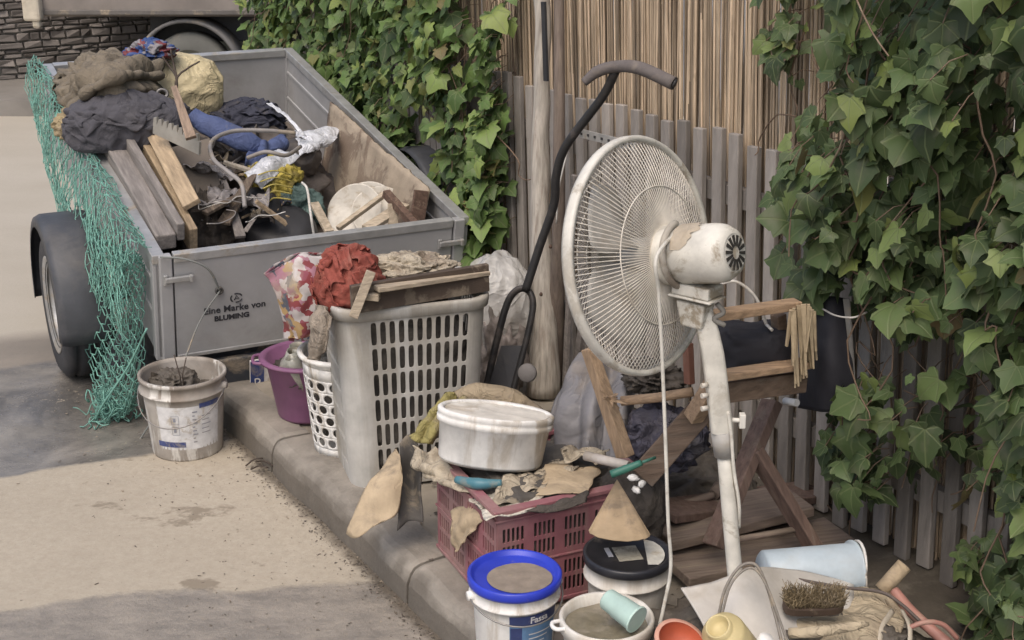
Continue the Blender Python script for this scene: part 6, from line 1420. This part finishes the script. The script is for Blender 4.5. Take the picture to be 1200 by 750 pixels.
# cable loop
CB = mat('grey cable', (.20, .18, .155), rough=.6, dirt=.4, scale=20)
m = MB(); m.tube([HY(842, 722, 2.70), HY(850, 690, 2.72), HY(866, 665, 2.74), HY(884, 661, 2.74), HY(896, 680, 2.72), HY(908, 720, 2.68), HY(918, 760, 2.64)], .0036, 8, n=60)
m.tube([HY(846, 720, 2.69), HY(856, 686, 2.71), HY(872, 668, 2.73), HY(886, 668, 2.73), HY(900, 690, 2.70), HY(914, 728, 2.67), HY(926, 762, 2.64)], .003, 8, n=60)
single(m, 'cable_loop', CB, 'doubled grey cable forming an upright loop over the white bowl', 'cable')
m = MB(); m.tube([HY(888, 666, 2.96), HY(930, 678, 2.93), HY(985, 688, 2.93), HY(1032, 694, 2.92), HY(1056, 708, 2.88), HY(1078, 728, 2.84)], .0042, 8, n=60, flat=1.6); single(m, 'dark_strap', mat('dark strap', (.11, .09, .08), dirt=.35, rough=.8), 'dark strap trailing from the cable loop over the sandy cloth', 'strap')
# roll of card, pink handle, straps
m = MB(); a, b_ = HY(1033, 692, 2.98), HY(1060, 662, 3.0); m.tube([a, b_], .019, 24); rl = single(m, 'card_roll', CARD, 'short beige cardboard roll lying behind the sandy cloth', 'roll')
m = MB(); d = (b_ - a).normalized(); m.tube([b_, b_ + d * .002], .012, 16); m.build('bore', DARKMUD, rl)
PK = mat('salmon plastic', (.36, .18, .145), rough=.5, dirt=.35, dcol=(.36, .26, .2), scale=8, bump=.05)
m = MB(); m.tube([HY(1048, 692, 2.95), HY(1066, 715, 2.90), HY(1088, 735, 2.85), HY(1120, 762, 2.80)], [.012, .014, .013, .014], 14, n=24); single(m, 'salmon_hose', PK, 'salmon pink hose piece at the right end of the heap', 'hose')
m = MB(); m.tube([HY(1064, 736, 2.78), HY(1085, 729, 2.78), HY(1105, 732, 2.79), HY(1122, 748, 2.8)], .006, 8, n=24); single(m, 'salmon_string', PK, 'salmon cord crossing over the pink hose', 'cord')
for i, (x0, x1) in enumerate(((1046, 1030), (1058, 1066))):
    m = MB(); m.tube([HY(x0, 716, 2.86), HY((x0 + x1) / 2 + (4 if i else -4), 735, 2.78), HY(x1, 758, 2.73)], .004, 8, n=16, flat=1.8); single(m, 'pale_strap', mat('pale strap', (.45, .40, .32), dirt=.4), ['left one of two pale straps at the edge of the sandy cloth', 'right one of two pale straps at the edge of the sandy cloth'][i], 'strap', 'pale straps')
m = MB(); m.blob(HY(1040, 752, 2.78), (.05, .04, .03), None, .5, 3, 4, sub=4); single(m, 'dark_clod', DARKMUD, 'dark muddy clod below the pale straps', 'clod')
m = MB(); m.tube([HY(925, 742, 2.70), HY(960, 740, 2.68), HY(1000, 734, 2.68), HY(1018, 731, 2.69)], [.012, .013, .010, .004], 12, n=20); single(m, 'rolled_sandy_rag', SC, 'twisted sandy rag lying in front of the brush', 'rag')
# orange tub and yellow pieces at the bottom edge
OR = mat('orange red plastic', (.42, .10, .05), rough=.45, dirt=.2, dcol=(.4, .2, .14), scale=9, bump=0)
c = HY(797, 754, 2.64); Mx = frame(c, V3((.35, -.45, .9))); ot = thing('small_tub', 'salmon pink tub with an orange red inside at the bottom edge', 'tub', c)
m = MB(); m.lathe([(.04, -.09), (.050, 0), (.056, .001), (.056, .008), (.048, .008)], 40, Mx, sx=1.1); m.build('outside', mat('salmon outside', (.50, .27, .20), rough=.5, dirt=.3, dcol=(.42, .34, .27)), ot)
m = MB(); m.lathe([(.049, .0075), (.047, -.002), (.038, -.03), (0, -.034)], 40, Mx, sx=1.1); m.build('inside', OR, ot)
YW = mat('butter yellow plastic', (.55, .46, .24), rough=.5, dirt=.25, scale=7, bump=0)
c = HY(855, 736, 2.66); m = MB(); My = frame(c + V3((0, 0, -.03)), (-.35, -.35, .6)); m.lathe([(0, -.08), (.045, -.08), (.049, -.075), (.049, .03), (.046, .042), (.030, .052), (.028, .054), (.028, .07), (.024, .07), (.024, .05), (0, .05)], 48, My); single(m, 'yellow_canister', YW, 'butter yellow plastic canister at the bottom edge below the cable loop', 'canister')
c = HY(890, 752, 2.64); m = MB(); m.lathe([(0, .05), (.014, .05), (.017, .046), (.017, 0), (0, 0)], 24, frame(c - V3((0, 0, .03)), (.3, -.2, 1))); single(m, 'bottle_stopper', WHITE_CL, 'small white screw cap right of the yellow canister', 'cap')
# support under the heap: dark rubbish, so nothing floats
m = MB(); m.blob(V3((.60, 2.80, .03)), (.42, .27, .17), rz(-.3), .2, 2.4, 5, sub=6); single(m, 'rubbish_heap', DARKMUD, 'dark muddy rubbish heap under the bowl, brush and cloth', 'rubbish heap')
# ------------------------------------------------------------------ litter on the pavement
deb = MB(); r_ = random.Random(12)
for k in range(900):
    s_, t_ = r_.uniform(1.6, 5.2), KERB_T + .1 + 1.3 * r_.random() ** .6; p = K(s_, t_, .0); z = -.008 + .010 * noise.fractal(V3((p.x * 3, p.y * 3, 0)), 1, 2, 5); sz = r_.uniform(.002, .010) * (1.6 if r_.random() < .06 else 1)
    p.z = z + sz * .3; bmv = [V3((r_.uniform(-1, 1), r_.uniform(-1, 1), r_.uniform(-.4, .6))) * sz for _ in range(4)]
    deb.add([p + b for b in bmv], [(0, 1, 2), (0, 3, 1), (1, 3, 2), (2, 3, 0)])
for k in range(2600):
    s_ = r_.uniform(1.9, 5.2); t_ = KERB_T - .005 - abs(r_.gauss(.0, .035 if k % 3 else .3)) ; p = K(s_, t_, ROAD_Z); sz = r_.uniform(.0015, .007); p.z += sz * .3
    bmv = [V3((r_.uniform(-1, 1), r_.uniform(-1, 1), r_.uniform(-.3, .5))) * sz for _ in range(4)]; deb.add([p + b for b in bmv], [(0, 1, 2), (0, 3, 1), (1, 3, 2), (2, 3, 0)])
for k in range(420):
    s_ = r_.uniform(1.7, 4.3); t_ = r_.uniform(KERB_T + .05, FENCE_T - .1); p = K(s_, t_, 0); sz = r_.uniform(.006, .022); p.z = .0
    if s_ > 3.6 and t_ < 2.0: continue
    bmv = [V3((r_.uniform(-1, 1), r_.uniform(-1, 1), r_.uniform(-.2, .35))) * sz for _ in range(6)]; deb.add([p + b for b in bmv], [(0, 1, 2), (0, 3, 1), (1, 3, 4), (2, 3, 0), (2, 5, 4), (1, 4, 5)])
o = deb.build('grit', mat('grit', (.13, .11, .09), rough=.9, dirt=.4, island=.5, bump=0), origin=(0, 0, 0)); tag(o, 'fine muddy grit and crumbs scattered along kerb and pavement', 'grit'); o['kind'] = 'stuff'
